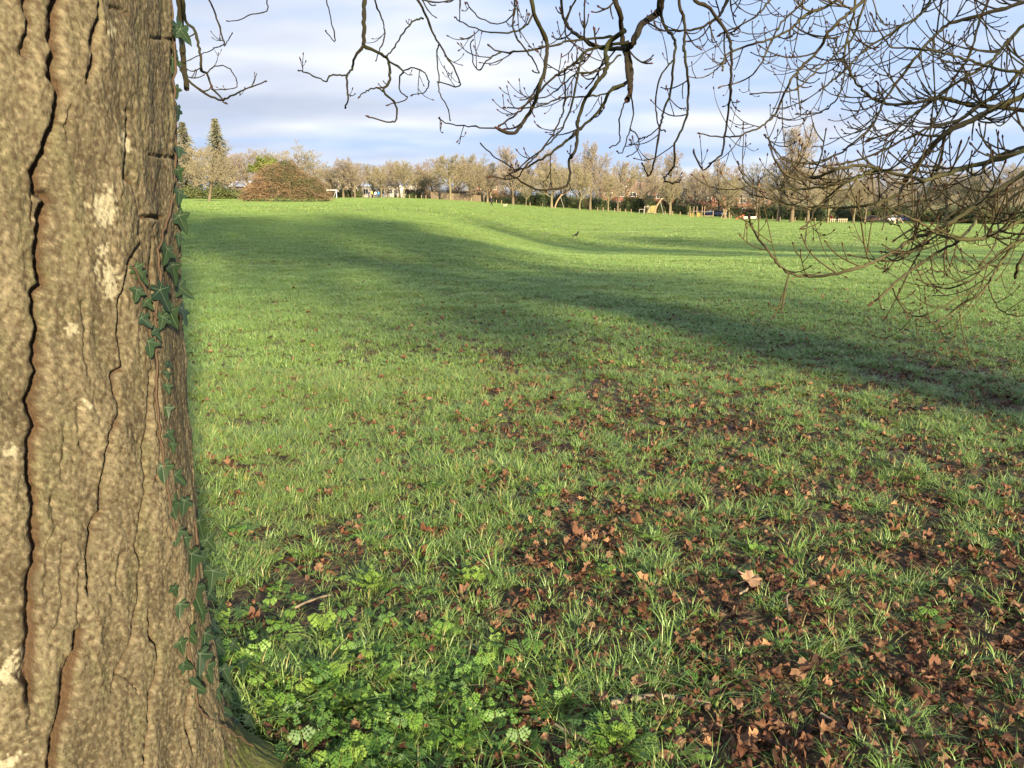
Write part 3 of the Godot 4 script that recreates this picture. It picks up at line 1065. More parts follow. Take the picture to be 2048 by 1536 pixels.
func shoot(b: Build, p: Vector3, d: Vector3, l: float, r: float, col: Color, forks: int) -> void:
	# a twig that sags and then sweeps upward to its bud
	var segs := 6
	var pts := PackedVector3Array([p])
	var rad := PackedFloat32Array([r * 1.1])
	for k in segs:
		d = (d + Vector3.UP * (0.05 + 0.12 * k / segs * 2.0) + jitter(0.10)).normalized()
		pts.append(pts[k] + d * l / segs)
		rad.append(lerpf(r, r * 0.68, float(k + 1) / segs) * (1.18 if k == 2 else 1.0))
	b.tube(pts, rad, 4, col)
	bud(b, pts[segs], d, r * 1.0)
	if forks > 0:
		for k in rng.randi_range(1, 3):
			var s := rng.randi_range(1, segs - 1)
			var along := (pts[s + 1] - pts[s]).normalized()
			var side := along.cross(jitter(1.0).normalized()).normalized()
			shoot(b, pts[s], (along * 0.8 + side * 0.8).normalized(), l * rng.randf_range(0.25, 0.6), r * 0.8, col, forks - 1)

func crown_plan() -> Dictionary:
	return {"n": [14, 9, 9, 7], "t0": [0.10, 0.25, 0.2, 0.15], "ang": [66, 50, 46, 44], "ratio": [0.95, 0.55, 0.5, 0.55], "lift": [0.04, 0.06, 0.0, -0.02, 0.02], "taper": 0.5, "wobble": 0.1, "thin": 0.6, "least": 0.0185, "shape": [1.0, 0.75], "bark": Color(0.075, 0.065, 0.04), "tip": Color(0.075, 0.055, 0.035)}

func big_crown(p: Vector3, height: float, r: float, sd: int, thin := false) -> ArrayMesh:
	rng.seed = sd
	var b := Build.new()
	var plan := crown_plan()
	if thin:
		plan.n = [11, 8, 7, 6]
	grow(b, p, Vector3(0.03, 1, -0.03).normalized(), height, r, 0, plan)
	return b.mesh(m.bark)

func limb(tree: Node3D, pts: Array, r0: float, r1: float) -> void:
	var path := smooth_path(PackedVector3Array(pts), 0.12)
	var rad := PackedFloat32Array()
	for k in path.size():
		rad.append(lerpf(r0, r1, float(k) / path.size()) * rng.randf_range(0.95, 1.06))
		path[k] -= tree.position
	var b := Build.new()
	b.tube(path, rad, 9, Color(0.075, 0.068, 0.04))
	part("limb", b.mesh(m.bark), tree)

func make_near_trees() -> void:
	# tree A: the big trunk at the left
	var a := thing("large_tree", TRUNK, "huge fissured grey-brown trunk filling the left edge of the picture", "tree")
	make_trunk(a)
	part("crown", big_crown(Vector3(0.06, 5.0, -0.05), 7.5, 0.42, 77), a)
	rng.seed = 12
	var hub_l := Vector3(-0.95, 3.65, -4.2)
	var hub_k := Vector3(-2.3, 3.7, -5.6)
	limb(a, [TRUNK + Vector3(0.1, 4.4, -0.1), Vector3(-1.1, 4.5, -2.6), hub_l], 0.10, 0.025)
	limb(a, [TRUNK + Vector3(-0.05, 4.7, -0.2), Vector3(-1.8, 4.8, -3.4), hub_k], 0.09, 0.02)
	# left middle group: [hub?, points, depth0, depth1, r0, r1, twigs]
	var L := [
		[1, [[729, -40], [729, 0], [727, 91]], 4.4, 4.3, 0.0125, 0.011, 0],
		[0, [[727, 91], [709, 115], [703, 139], [694, 151], [696, 194], [691, 215]], 4.3, 4.1, 0.008, 0.004, 1.5],
		[0, [[694, 151], [658, 151], [653, 163], [618, 147], [597, 141]], 4.2, 4.0, 0.005, 0.003, 2.5],
		[0, [[727, 91], [758, 106], [776, 121], [779, 160], [767, 183], [791, 209], [794, 233], [782, 244], [737, 233]], 4.3, 4.2, 0.0095, 0.0035, 1.5],
		[0, [[767, 183], [752, 176], [727, 185], [718, 194]], 4.25, 4.1, 0.005, 0.003, 2.0],
		[0, [[776, 121], [806, 142], [800, 154], [800, 182], [815, 197], [776, 210]], 4.3, 4.5, 0.006, 0.003, 2.0],
		[0, [[806, 142], [830, 136], [855, 154], [852, 182], [824, 191]], 4.35, 4.6, 0.0045, 0.003, 2.0],
		[1, [[746, -40], [749, 0], [761, 30], [770, 64], [761, 97], [752, 121]], 4.7, 4.6, 0.006, 0.003, 1.5],
		[1, [[820, -40], [836, 0], [855, 39], [870, 73], [891, 109], [912, 142], [918, 173], [879, 165]], 4.6, 4.5, 0.0085, 0.0035, 2.5],
		[0, [[879, 88], [873, 106], [877, 151], [879, 188], [894, 212], [900, 239]], 4.55, 4.4, 0.005, 0.003, 1.5],
		[0, [[845, 36], [824, 45], [797, 79], [785, 100], [773, 112]], 4.6, 4.4, 0.0055, 0.004, 1.5],
		[1, [[650, -40], [653, 0], [661, 36], [671, 82], [652, 62]], 4.8, 4.7, 0.005, 0.003, 0.0],
		[2, [[362, -40], [366, 0], [373, 45], [390, 61], [402, 121], [402, 142], [414, 148], [425, 176], [444, 197]], 5.2, 5.3, 0.012, 0.006, 2.0],
		[2, [[345, 60], [352, 110], [358, 130], [376, 160], [413, 188], [443, 200], [470, 188], [497, 176], [531, 163]], 5.2, 5.1, 0.011, 0.004, 4.5],
		[2, [[412, -40], [419, 0], [431, 30], [447, 79], [449, 91]], 5.3, 5.2, 0.007, 0.005, 1.5],
		[0, [[449, 91], [464, 67]], 5.2, 5.2, 0.003, 0.003, 0.0],
		[0, [[449, 91], [444, 91], [413, 104], [364, 127]], 5.2, 5.3, 0.004, 0.003, 2.5],
		[0, [[414, 148], [428, 133], [458, 136], [473, 173], [425, 179]], 5.25, 5.2, 0.005, 0.003, 3.0],
		[2, [[534, -40], [534, 0], [534, 21], [503, 29], [473, 42], [455, 42]], 5.0, 5.0, 0.005, 0.003, 1.0],
		[2, [[350, -40], [358, 0], [365, 110], [374, 178]], 5.4, 5.3, 0.02, 0.018, 1.0]]
	branch_light = 0.6  # bark colour darkened to stand for crown shade on the left group
	for q in L:
		hang(a, [Vector3.ZERO, hub_l, hub_k][q[0]], q[1], q[2], q[3], q[4], q[5], q[6], 0.16)

	# tree B: horse chestnut standing to the right, behind the camera; its boughs reach into the picture
	var base := Vector3(8.85, high(8.85, 4.9), 4.9)
	var t := thing("horse_chestnut_tree", base, "bare horse chestnut whose drooping boughs hang in from the upper right", "tree")
	var tb := Build.new()
	var tp := PackedVector3Array()
	var tr := PackedFloat32Array()
	for k in 15:
		var h := -0.1 + 5.2 * k / 14.0
		tp.append(Vector3(0.05 * sin(h), h, 0.04 * sin(h * 1.3)))
		tr.append(0.68 - 0.03 * h + 0.28 * exp(-maxf(h, 0.0) / 0.3))
	tb.tube(tp, tr, 20, Color(0.13, 0.10, 0.06))
	part("trunk", tb.mesh(m.bark), t)
	part("crown", big_crown(Vector3(0, 5.0, 0), 7.8, 0.42, 91), t)
	part("crown", big_crown(Vector3(-0.6, 3.4, 0.4), 4.8, 0.3, 92, true), t)
	rng.seed = 33
	var hub_r := Vector3(4.3, 3.0, -3.6)
	var hub_u := Vector3(3.6, 3.9, -3.4)
	var hub_m := Vector3(1.35, 4.0, -3.9)
	limb(t, [base + Vector3(0, 3.9, 0), Vector3(6.4, 4.5, 1.5), Vector3(5.2, 3.7, -1.4), hub_r], 0.15, 0.03)
	limb(t, [base + Vector3(0, 4.6, 0), Vector3(6.0, 5.6, 1.6), Vector3(4.5, 4.9, -1.4), hub_u], 0.15, 0.03)
	limb(t, [base + Vector3(0, 4.9, 0), Vector3(5.4, 6.3, 2.2), Vector3(2.6, 5.6, -1.8), hub_m], 0.15, 0.032)
	var M := [
		[1, [[1330, -60], [1323, 0], [1314, 27], [1284, 48], [1266, 85], [1256, 97], [1260, 136], [1261, 182], [1253, 200]], 4.0, 3.9, 0.022, 0.012, 1.0],
		[0, [[1256, 97], [1223, 97], [1193, 94], [1163, 76], [1141, 60], [1126, 30], [1123, -20]], 3.95, 4.2, 0.013, 0.007, 5.0],
		[1, [[1215, -60], [1229, 0], [1241, 30], [1244, 76], [1253, 121], [1260, 180]], 3.8, 3.85, 0.014, 0.011, 1.5],
		[0, [[1250, 60], [1214, 91], [1213, 136], [1193, 166], [1172, 197], [1157, 236], [1155, 272], [1147, 309], [1138, 321], [1141, 342], [1129, 374], [1072, 378], [1023, 351]], 3.8, 3.3, 0.0125, 0.0035, 1.5],
		[1, [[1058, -60], [1063, 0], [1069, 30], [1093, 85], [1093, 121], [1081, 166], [1069, 206], [1048, 242], [1026, 268], [996, 257]], 3.5, 3.4, 0.0105, 0.0075, 2.0],
		[0, [[996, 257], [960, 254], [914, 251], [890, 246], [878, 236]], 3.4, 3.4, 0.0035, 0.0025, 3.0],
		[0, [[1256, 85], [1178, 100], [1148, 127], [1108, 154], [1081, 182], [1042, 221], [999, 251]], 3.9, 3.5, 0.0085, 0.004, 4.5],
		[0, [[1238, 73], [1154, 80], [1102, 91], [1054, 101], [1002, 104], [978, 91]], 3.9, 3.6, 0.007, 0.0035, 3.0],
		[0, [[1002, 104], [978, 118], [960, 138], [948, 130], [942, 91], [946, 80]], 3.65, 3.6, 0.004, 0.0025, 3.0],
		[1, [[1030, -60], [1030, 0], [1027, 61], [1048, 94], [1066, 121], [1078, 145], [1066, 142]], 3.7, 3.6, 0.0055, 0.003, 1.0],
		[0, [[1260, 163], [1223, 179], [1205, 212], [1178, 242], [1132, 282], [1093, 312], [1054, 333], [1030, 342], [1011, 353]], 3.9, 3.4, 0.0095, 0.003, 2.5],
		[0, [[1165, 110], [1160, 130], [1151, 182], [1132, 242], [1102, 282], [1057, 327], [1030, 357], [981, 354]], 3.7, 3.3, 0.006, 0.003, 2.0],
		[0, [[1130, 140], [1129, 151], [1128, 212], [1117, 248], [1090, 291], [1030, 342]], 3.6, 3.4, 0.005, 0.003, 2.0],
		[0, [[960, 286], [990, 315], [1018, 332], [1030, 342]], 3.3, 3.4, 0.003, 0.003, 0.5],
		[1, [[1350, -60], [1356, 0], [1369, 45], [1369, 106], [1375, 151], [1376, 197], [1372, 236], [1350, 288], [1347, 333], [1332, 351], [1332, 363], [1350, 366], [1361, 360]], 3.7, 3.5, 0.0085, 0.003, 2.0],
		[0, [[1318, 10], [1323, 30], [1332, 55], [1350, 82], [1347, 121], [1341, 182], [1326, 227], [1320, 257], [1311, 318], [1299, 350], [1293, 345], [1284, 327]], 3.95, 3.6, 0.0085, 0.003, 1.5],
		[1, [[1360, -60], [1390, 0], [1420, 18], [1450, 61], [1462, 100], [1462, 170], [1456, 218], [1449, 272], [1444, 309], [1429, 321], [1405, 339], [1388, 306]], 3.5, 3.3, 0.0095, 0.003, 2.0],
		[0, [[1253, 200], [1244, 218], [1238, 251], [1238, 282], [1220, 295]], 3.9, 3.8, 0.004, 0.003, 1.0],
		[0, [[1262, 190], [1267, 221], [1260, 257], [1244, 306], [1234, 303]], 3.9, 3.8, 0.0045, 0.0025, 1.5],
		[0, [[1260, 257], [1278, 278], [1272, 303], [1257, 312]], 3.85, 3.8, 0.0035, 0.0025, 1.0],
		[0, [[1347, 121], [1332, 136], [1317, 160], [1311, 212], [1317, 254], [1330, 262]], 3.8, 3.7, 0.005, 0.003, 1.0],
		[0, [[1317, 254], [1300, 270], [1278, 278]], 3.7, 3.8, 0.003, 0.003, 0.0],
		[0, [[1069, 20], [1057, 45], [1027, 64], [981, 64], [939, 53], [910, 35]], 3.5, 3.4, 0.005, 0.0025, 4.0],
		[1, [[1040, -60], [1030, 15], [1005, 47], [960, 36], [933, 6]], 3.6, 3.4, 0.004, 0.0025, 4.0],
		[1, [[1470, -60], [1450, 12], [1429, 39], [1390, 58], [1329, 61], [1296, 45]], 4.1, 3.9, 0.010, 0.004, 5.0],
		[1, [[1180, -60], [1150, 0], [1130, 60], [1150, 90]], 4.1, 4.0, 0.006, 0.004, 4.0],
		[0, [[1240, 110], [1200, 140], [1150, 150], [1100, 190], [1060, 200]], 3.8, 3.6, 0.005, 0.003, 5.0],
		[0, [[1250, 170], [1200, 190], [1130, 195], [1070, 215], [1010, 215]], 3.8, 3.5, 0.005, 0.003, 5.0]]
	branch_light = 0.5  # middle group: shade of the crown painted into its bark colour
	for q in M:
		hang(t, [Vector3.ZERO, hub_m][q[0]], q[1], q[2], q[3], q[4], q[5], q[6] * 1.25, 0.20)
	var R := [
		[1, [[2110, 420], [2048, 439], [2004, 460], [1960, 478], [1915, 478], [1871, 466], [1835, 442], [1796, 427], [1767, 411]], 3.6, 3.1, 0.013, 0.003, 4.0],
		[1, [[2120, 280], [2048, 302], [2004, 317], [1945, 332], [1886, 350], [1850, 360], [1820, 354], [1767, 341], [1722, 331], [1678, 338], [1633, 353], [1606, 359], [1574, 350], [1553, 326], [1538, 282], [1529, 270]], 3.6, 3.0, 0.015, 0.003, 4.0],
		[1, [[2110, 310], [2048, 347], [1990, 383], [1945, 415], [1886, 454], [1826, 478], [1782, 507], [1722, 534], [1660, 550], [1606, 552], [1565, 537], [1541, 507], [1517, 478], [1502, 448], [1498, 433]], 3.8, 3.0, 0.014, 0.0035, 4.0],
		[0, [[1811, 359], [1796, 389], [1752, 406], [1707, 415], [1648, 415], [1589, 412], [1544, 400], [1505, 389], [1485, 378]], 3.8, 3.4, 0.010, 0.003, 5.0],
		[1, [[2110, 150], [2048, 190], [1990, 215], [1945, 240], [1886, 270], [1841, 323], [1811, 359]], 4.0, 3.8, 0.018, 0.012, 3.0],
		[0, [[1767, 341], [1737, 344], [1692, 365], [1663, 389], [1633, 415], [1618, 445], [1602, 457]], 3.4, 3.2, 0.008, 0.003, 4.0],
		[0, [[1767, 341], [1749, 338], [1707, 359], [1648, 374], [1574, 378], [1529, 377], [1499, 371], [1485, 350], [1476, 326]], 3.4, 3.1, 0.008, 0.003, 4.0],
		[1, [[2110, 440], [2048, 478], [2004, 501], [1960, 543], [1930, 567], [1886, 576], [1835, 559]], 3.7, 3.4, 0.008, 0.003, 5.0],
		[1, [[2090, 400], [2048, 460], [2004, 522], [1984, 555], [1960, 588], [1930, 605], [1886, 635], [1868, 647], [1853, 635]], 3.9, 3.5, 0.009, 0.003, 4.0],
		[0, [[1945, 450], [1915, 483], [1871, 507], [1826, 537], [1782, 573], [1743, 607]], 3.5, 3.2, 0.007, 0.005, 2.0],
		[0, [[1984, 555], [1978, 570], [1990, 605], [2019, 629], [2070, 630]], 3.7, 3.6, 0.004, 0.003, 2.0],
		[1, [[2120, 380], [2048, 507], [2037, 531], [2031, 555]], 3.4, 3.3, 0.007, 0.006, 1.0],
		[0, [[1975, 567], [1915, 596], [1856, 629], [1820, 629], [1796, 602], [1786, 578]], 3.6, 3.4, 0.005, 0.003, 3.0],
		[2, [[2120, -30], [2048, 3], [1967, 29], [1902, 46], [1869, 72], [1837, 108], [1804, 153], [1771, 196], [1749, 245], [1716, 277], [1674, 310], [1625, 326], [1576, 323], [1550, 300]], 4.3, 3.5, 0.014, 0.003, 4.5],
		[2, [[1760, -50], [1726, 0], [1690, 33], [1657, 65], [1634, 104], [1608, 130], [1582, 160], [1569, 186], [1550, 228], [1520, 254], [1478, 271], [1445, 274], [1400, 267]], 4.0, 3.5, 0.012, 0.003, 4.5],
		[2, [[1720, -50], [1674, 0], [1608, 33], [1576, 62], [1527, 82], [1478, 98], [1452, 111], [1445, 140]], 4.2, 3.8, 0.010, 0.004, 5.5],
		[2, [[2110, 0], [2048, 49], [2016, 82], [1983, 121], [1935, 153], [1886, 183], [1837, 222], [1788, 261], [1739, 281]], 4.4, 3.8, 0.013, 0.004, 5.5],
		[1, [[2120, 150], [2048, 144], [2000, 140], [1951, 124], [1902, 111], [1863, 101], [1820, 95], [1784, 95], [1765, 72], [1742, 29]], 3.9, 3.6, 0.010, 0.003, 5.0],
		[1, [[2120, 230], [2048, 222], [2000, 215], [1935, 209], [1889, 196], [1850, 202], [1788, 209], [1749, 199], [1722, 176], [1700, 147], [1687, 108]], 4.4, 3.8, 0.017, 0.004, 5.0],
		[1, [[2120, 90], [2048, 137], [2016, 170], [1961, 209], [1918, 238], [1853, 258], [1804, 281], [1739, 313], [1674, 329]], 4.1, 3.6, 0.013, 0.004, 5.0],
		[1, [[2120, 280], [2048, 294], [2000, 310], [1967, 326], [1902, 336], [1840, 330]], 4.2, 3.9, 0.012, 0.005, 5.0],
		[2, [[1720, -40], [1706, 30], [1690, 95], [1687, 157], [1674, 196], [1641, 225], [1595, 228]], 4.0, 3.8, 0.008, 0.003, 5.0],
		[2, [[1750, -50], [1726, 16], [1706, 72], [1683, 98], [1634, 140], [1589, 179], [1504, 188]], 3.9, 3.6, 0.008, 0.003, 3.5],
		[1, [[2120, 330], [2048, 370], [1970, 400], [1900, 430], [1850, 480], [1780, 520], [1700, 510]], 4.2, 3.7, 0.011, 0.003, 5.5],
		[0, [[1890, 260], [1880, 320], [1850, 400], [1830, 450], [1790, 480]], 4.0, 3.8, 0.009, 0.004, 4.0],
		[1, [[2110, 360], [2030, 390], [2000, 440], [1990, 490], [1960, 530]], 4.3, 4.1, 0.009, 0.004, 4.0],
		[2, [[1880, -50], [1850, 20], [1790, 60], [1730, 100], [1680, 150], [1640, 180]], 4.5, 4.0, 0.010, 0.004, 5.0],
		[2, [[2000, -50], [1960, 40], [1940, 110], [1900, 170], [1870, 240], [1830, 290]], 4.6, 4.2, 0.010, 0.004, 5.0],
		[2, [[1560, -50], [1540, 0], [1500, 40], [1440, 70]], 4.2, 4.0, 0.008, 0.004, 5.0],
		[2, [[1640, -50], [1600, 10], [1560, 50], [1520, 130], [1490, 160], [1440, 175]], 4.1, 3.8, 0.008, 0.003, 5.0]]
	branch_light = 1.5  # right group: bark colour lightened as if sunlit
	for q in R:
		hang(t, [Vector3.ZERO, hub_r, hub_u][q[0]], q[1], q[2], q[3], q[4] * 0.88, q[5], q[6] * 1.75, 0.36)
	# more trees of the same row, out of the picture: their shade lies across the field
	var row := [[Vector3(24.0, 0, 1.0), 9.0, "bare tree standing right of the picture, shading the field", 51], [Vector3(34.0, 0, -10.0), 8.0, "farther bare tree right of the picture, shading the far field", 52]]
	for q in row:
		var w: Vector3 = q[0]
		w.y = high(w.x, w.z)
		var s := thing("shade_tree", w, q[2], "tree")
		var sb := Build.new()
		sb.tube(PackedVector3Array([Vector3(0, -0.1, 0), Vector3(0, 0.4, 0), Vector3(0, 2.0, 0), Vector3(0, 5.0 if q[3] == 53 else 4.0, 0)]), PackedFloat32Array([0.7, 0.5, 0.42, 0.4]), 12, Color(0.12, 0.10, 0.06))
		part("trunk", sb.mesh(m.bark), s)
		part("crown", big_crown(Vector3(0, 4.9 if q[3] == 53 else 3.9, 0), q[1], 0.38, q[3], q[3] == 53), s)

# ---------------------------------------------------------------- cow parsley
func leaflet(b: Build, p: Vector3, dir: Vector3, up: Vector3, l: float, col: Color) -> void:
	# a toothed little leaf
	var side := dir.cross(up).normalized()
	var sag := up * -0.12
	var prev_l := p
	var prev_r := p
	for k in 4:
		var t := (k + 1) / 4.0
		var w: float = [0.30, 0.40, 0.26, 0.0][k] * l
		var c := p + (dir + sag * t) * l * t
		var mid := p + (dir + sag * t) * l * (t - 0.16)
		if k < 3:
			var tl := c + side * w + dir * 0.05 * l + up * 0.04 * l
			var tr := c - side * w + dir * 0.05 * l + up * 0.04 * l
			b.tri(prev_l, tl, mid, col)
			b.tri(prev_r, mid, tr, col)
			b.quad(prev_l, mid, prev_r, prev_r, col) if k == 0 else b.tri(prev_l, mid, prev_r, col)
			prev_l = mid + side * w * 0.45
			prev_r = mid - side * w * 0.45
		else:
			b.tri(prev_l, c, prev_r, col)

func frond_mesh(size: float, col: Color) -> ArrayMesh:
	# grows along +x, rising then arching; stalk with three pairs of pinnae and an end leaf
	var b := Build.new()
	var pts := PackedVector3Array()
	var rise := rng.randf_range(0.7, 1.15)
	for k in 9:
		var t := k / 8.0
		pts.append(Vector3(t * 0.75 + 0.1 * t * t, rise * (t - 0.52 * t * t), 0.06 * sin(t * 3.0)) * size)
	var rad := PackedFloat32Array()
	for k in 9:
		rad.append(0.014 * size * (1.0 - 0.07 * k))
	b.tube(pts, rad, 4, Color(0.17, 0.22, 0.06))
	for k in 4:
		var i := 4 + k if k < 3 else 8
		var o := pts[i]
		var along := (pts[i] - pts[i - 1]).normalized()
		var up := Vector3(-along.y, along.x, 0).normalized()
		for s in ([-1.0, 1.0] if k < 3 else [0.0]):
			var dir: Vector3 = (along * (0.75 if s != 0.0 else 1.0) + Vector3(0, 0.1, 1) * s).normalized()
			var l: float = size * (0.42 - 0.07 * k) if s != 0.0 else size * 0.36
			var q := o
			for j in 3:
				var cc := col * rng.randf_range(0.85, 1.15)
				q = o + dir * l * (0.30 + 0.28 * j)
				var side := dir.cross(up)
				for e in [-1.0, 1.0]:
					leaflet(b, q, (dir * 0.55 + side * e).normalized(), (up + jitter(0.15)).normalized(), l * (0.42 - 0.07 * j), cc)
			leaflet(b, q, dir, up, l * 0.42, col)
	return b.mesh(m.herb)

func make_parsley() -> void:
	rng.seed = 404
	var cols := [Color(0.095, 0.195, 0.035), Color(0.12, 0.225, 0.04), Color(0.07, 0.15, 0.03), Color(0.15, 0.245, 0.045), Color(0.055, 0.125, 0.03)]
	var fronds := []
	for c in cols:
		fronds.append(frond_mesh(0.10, c))
		fronds.append(frond_mesh(0.10, c))
	var clumps := [
		[745, 1185, 1.0, 10, 3, "bright feathery parsley clump on the bare mud"], [1235, 1505, 1.15, 15, 3, "bright yellow-green parsley clump at the bottom middle"], [640, 1290, 1.25, 5, 3, "tall pale parsley frond rising beside the ivied trunk"],
		[1090, 1000, 0.9, 9, 1, "small parsley clump in the middle of the litter"], [1745, 870, 0.9, 9, 1, "lone parsley clump in the grass toward the right edge"], [1505, 1110, 0.8, 7, 1, "small parsley clump just above the large pale leaf"],
		[1840, 1255, 0.8, 6, 1, "small yellowish parsley sprig at lower right"], [875, 985, 0.9, 9, 0, "parsley clump left of the litter patch in mid foreground"], [1205, 1165, 0.8, 7, 1, "parsley clump left of the large pale leaf"], [945, 1175, 0.9, 8, 3, "parsley clump right of the bright clump on mud"], [470, 1080, 0.9, 9, 2, "shaded parsley clump beside the trunk at mid height"], [560, 1190, 0.7, 6, 2, "small shaded parsley sprig on the mud near trunk"]]
	for c in clumps:
		parsley(fronds, ground_hit(c[0], c[1]), c[2], c[3], c[4], c[5], "")
	var n := 0
	for q in 2500:
		if n >= 185:
			break
		var px := rng.randf_range(425, 1420)
		var py := rng.randf_range(1215, 1620)
		var keep := ramp(py, 1195.0 + 0.10 * maxf(px - 700.0, 0.0), 1320.0) * (1.0 - ramp(px, 600, 1200) * 0.93)
		if rng.randf() > keep:
			continue
		var p := ground_hit(px, py)
		if Vector2(p.x + 1.287, p.z + 1.595).length() < 0.72:
			continue
		n += 1
		var tone := rng.randi() % 5
		parsley(fronds, p, rng.randf_range(0.5, 1.0), rng.randi_range(3, 6), tone, "%s cow parsley plant %s" % [["mid green", "bright green", "dark green", "yellow-green", "deep green"][tone], "against the ivied trunk foot" if px < 560 else ("at the upper edge of the patch, below the mud" if py < 1330 else ("in the right fringe of the patch, among grass" if px > 860 else "in the middle of the dense patch"))], "cow parsley patch")
	# small seedlings scattered through the turf
	var root := Node3D.new()
	root.name = "seedlings"
	add_child(root)
	tag(root, "tiny parsley seedlings scattered through the near turf", "seedlings", "", "stuff")
	for k in fronds.size():
		var places := []
		var tints := PackedColorArray()
		for q in 420:
			var d := rng.randf_range(1.6, 6.5)
			var x := rng.randf_range(-0.7, 0.55) * d
			var g := fine_noise.get_noise_2d(x * 0.8 + 200.0, -d * 0.8)
			if rng.randf() > 0.35 + 1.4 * g or Vector2(x + 1.287, -d + 1.595).length() < 0.7:
				continue
			var s := rng.randf_range(0.22, 0.5)
			for e in 3:
				places.append(Transform3D(Basis(Vector3.UP, rng.randf() * TAU).scaled(Vector3.ONE * s), Vector3(x, high(x, -d), -d)))
				tints.append(Color.WHITE * rng.randf_range(0.8, 1.1))
		scatter("sprigs", fronds[k], places, tints, root)

func parsley(fronds: Array, p: Vector3, size: float, count: int, tone: int, label: String, group: String) -> void:
	var t := thing("cow_parsley", p, label, "plant", group, rng.randf() * TAU)
	for k in count:
		var f := part("frond", fronds[(tone * 2 + rng.randi() % 2) if rng.randf() < 0.75 else rng.randi() % fronds.size()], t, Vector3(rng.randf_range(-0.02, 0.02), -0.004, rng.randf_range(-0.02, 0.02)))
		var s := size * rng.randf_range(0.65, 1.15)
		f.basis = Basis(Vector3.UP, TAU * k / count + rng.randf_range(-0.4, 0.4)) * Basis(Vector3.BACK, rng.randf_range(-0.25, 0.7)).scaled(Vector3.ONE * s)

# ---------------------------------------------------------------- figures: joined capsules meshed as one surface
func figure_mesh(bones: Array, cell: float, blend: float, mat: Material) -> ArrayMesh:
	# bones: [a, b, radius a, radius b, colour]
	var lo := Vector3.INF
	var hi := -Vector3.INF
	for q in bones:
		var r := maxf(q[2], q[3]) + cell * 2.0
		for e in [q[0], q[1]]:
			lo = lo.min(e - Vector3.ONE * r)
			hi = hi.max(e + Vector3.ONE * r)
	var size := Vector3i(((hi - lo) / cell).ceil()) + Vector3i.ONE
	var field := PackedFloat32Array()
	field.resize(size.x * size.y * size.z)
	for z in size.z:
		for y in size.y:
			for x in size.x:
				var p := lo + Vector3(x, y, z) * cell
				var sum := 0.0
				for q in bones:
					sum += exp(-bone_distance(p, q) / blend)
				field[(z * size.y + y) * size.x + x] = -blend * log(maxf(sum, 1e-30))
	var b := Build.new()
	var index := {}
	for z in size.z - 1:
		for y in size.y - 1:
			for x in size.x - 1:
				var mean := Vector3.ZERO
				var hits := 0
				var vals := []
				for k in 8:
					vals.append(field[((z + (k >> 2)) * size.y + y + ((k >> 1) & 1)) * size.x + x + (k & 1)])
				for e in [[0, 1], [2, 3], [4, 5], [6, 7], [0, 2], [1, 3], [4, 6], [5, 7], [0, 4], [1, 5], [2, 6], [3, 7]]:
					var f: float = vals[e[0]]
					var g: float = vals[e[1]]
					if (f < 0.0) != (g < 0.0):
						var t := f / (f - g)
						var pa := Vector3(e[0] & 1, (e[0] >> 1) & 1, e[0] >> 2)
						var pb := Vector3(e[1] & 1, (e[1] >> 1) & 1, e[1] >> 2)
						mean += pa.lerp(pb, t)
						hits += 1
				if hits:
					var p := lo + (Vector3(x, y, z) + mean / hits) * cell
					index[Vector3i(x, y, z)] = b.v.size()
					b.v.append(p)
					var gx: float = vals[1] + vals[3] + vals[5] + vals[7] - vals[0] - vals[2] - vals[4] - vals[6]
					var gy: float = vals[2] + vals[3] + vals[6] + vals[7] - vals[0] - vals[1] - vals[4] - vals[5]
					var gz: float = vals[4] + vals[5] + vals[6] + vals[7] - vals[0] - vals[1] - vals[2] - vals[3]
					b.n.append(Vector3(gx, gy, gz).normalized())
					var best := 1e9
					var col := Color.WHITE
					for q in bones:
						var d := bone_distance(p, q)
						if d < best:
							best = d; col = q[4]
					b.c.append(col)
	var axes := [Vector3i(1, 0, 0), Vector3i(0, 1, 0), Vector3i(0, 0, 1)]
	for z in range(1, size.z - 1):
		for y in range(1, size.y - 1):
			for x in range(1, size.x - 1):
				var here := Vector3i(x, y, z)
				var f := field[(z * size.y + y) * size.x + x]
				for k in 3:
					var o: Vector3i = here + axes[k]
					var g := field[(o.z * size.y + o.y) * size.x + o.x]
					if (f < 0.0) != (g < 0.0):
						var u: Vector3i = axes[(k + 1) % 3]
						var w: Vector3i = axes[(k + 2) % 3]
						var a: int = index.get(here, -1)
						var bb: int = index.get(here - u, -1)
						var c: int = index.get(here - u - w, -1)
						var d: int = index.get(here - w, -1)
						if mini(mini(a, bb), mini(c, d)) >= 0:
							b.i.append_array(PackedInt32Array([a, bb, c, a, c, d] if f < 0.0 else [a, c, bb, a, d, c]))
	for k in range(0, b.i.size(), 3):
		var p := b.v[b.i[k]]
		var nn := (b.v[b.i[k + 2]] - p).cross(b.v[b.i[k + 1]] - p)
		if nn.dot(b.n[b.i[k]] + b.n[b.i[k + 1]] + b.n[b.i[k + 2]]) < 0.0:
			var s := b.i[k + 1]
			b.i[k + 1] = b.i[k + 2]
			b.i[k + 2] = s
	return b.mesh(mat)

func bone_distance(p: Vector3, q: Array) -> float:
	var a: Vector3 = q[0]
	var ab: Vector3 = q[1] - a
	var t := clampf((p - a).dot(ab) / maxf(ab.length_squared(), 1e-8), 0.0, 1.0)
	return p.distance_to(a + ab * t) - lerpf(q[2], q[3], t)

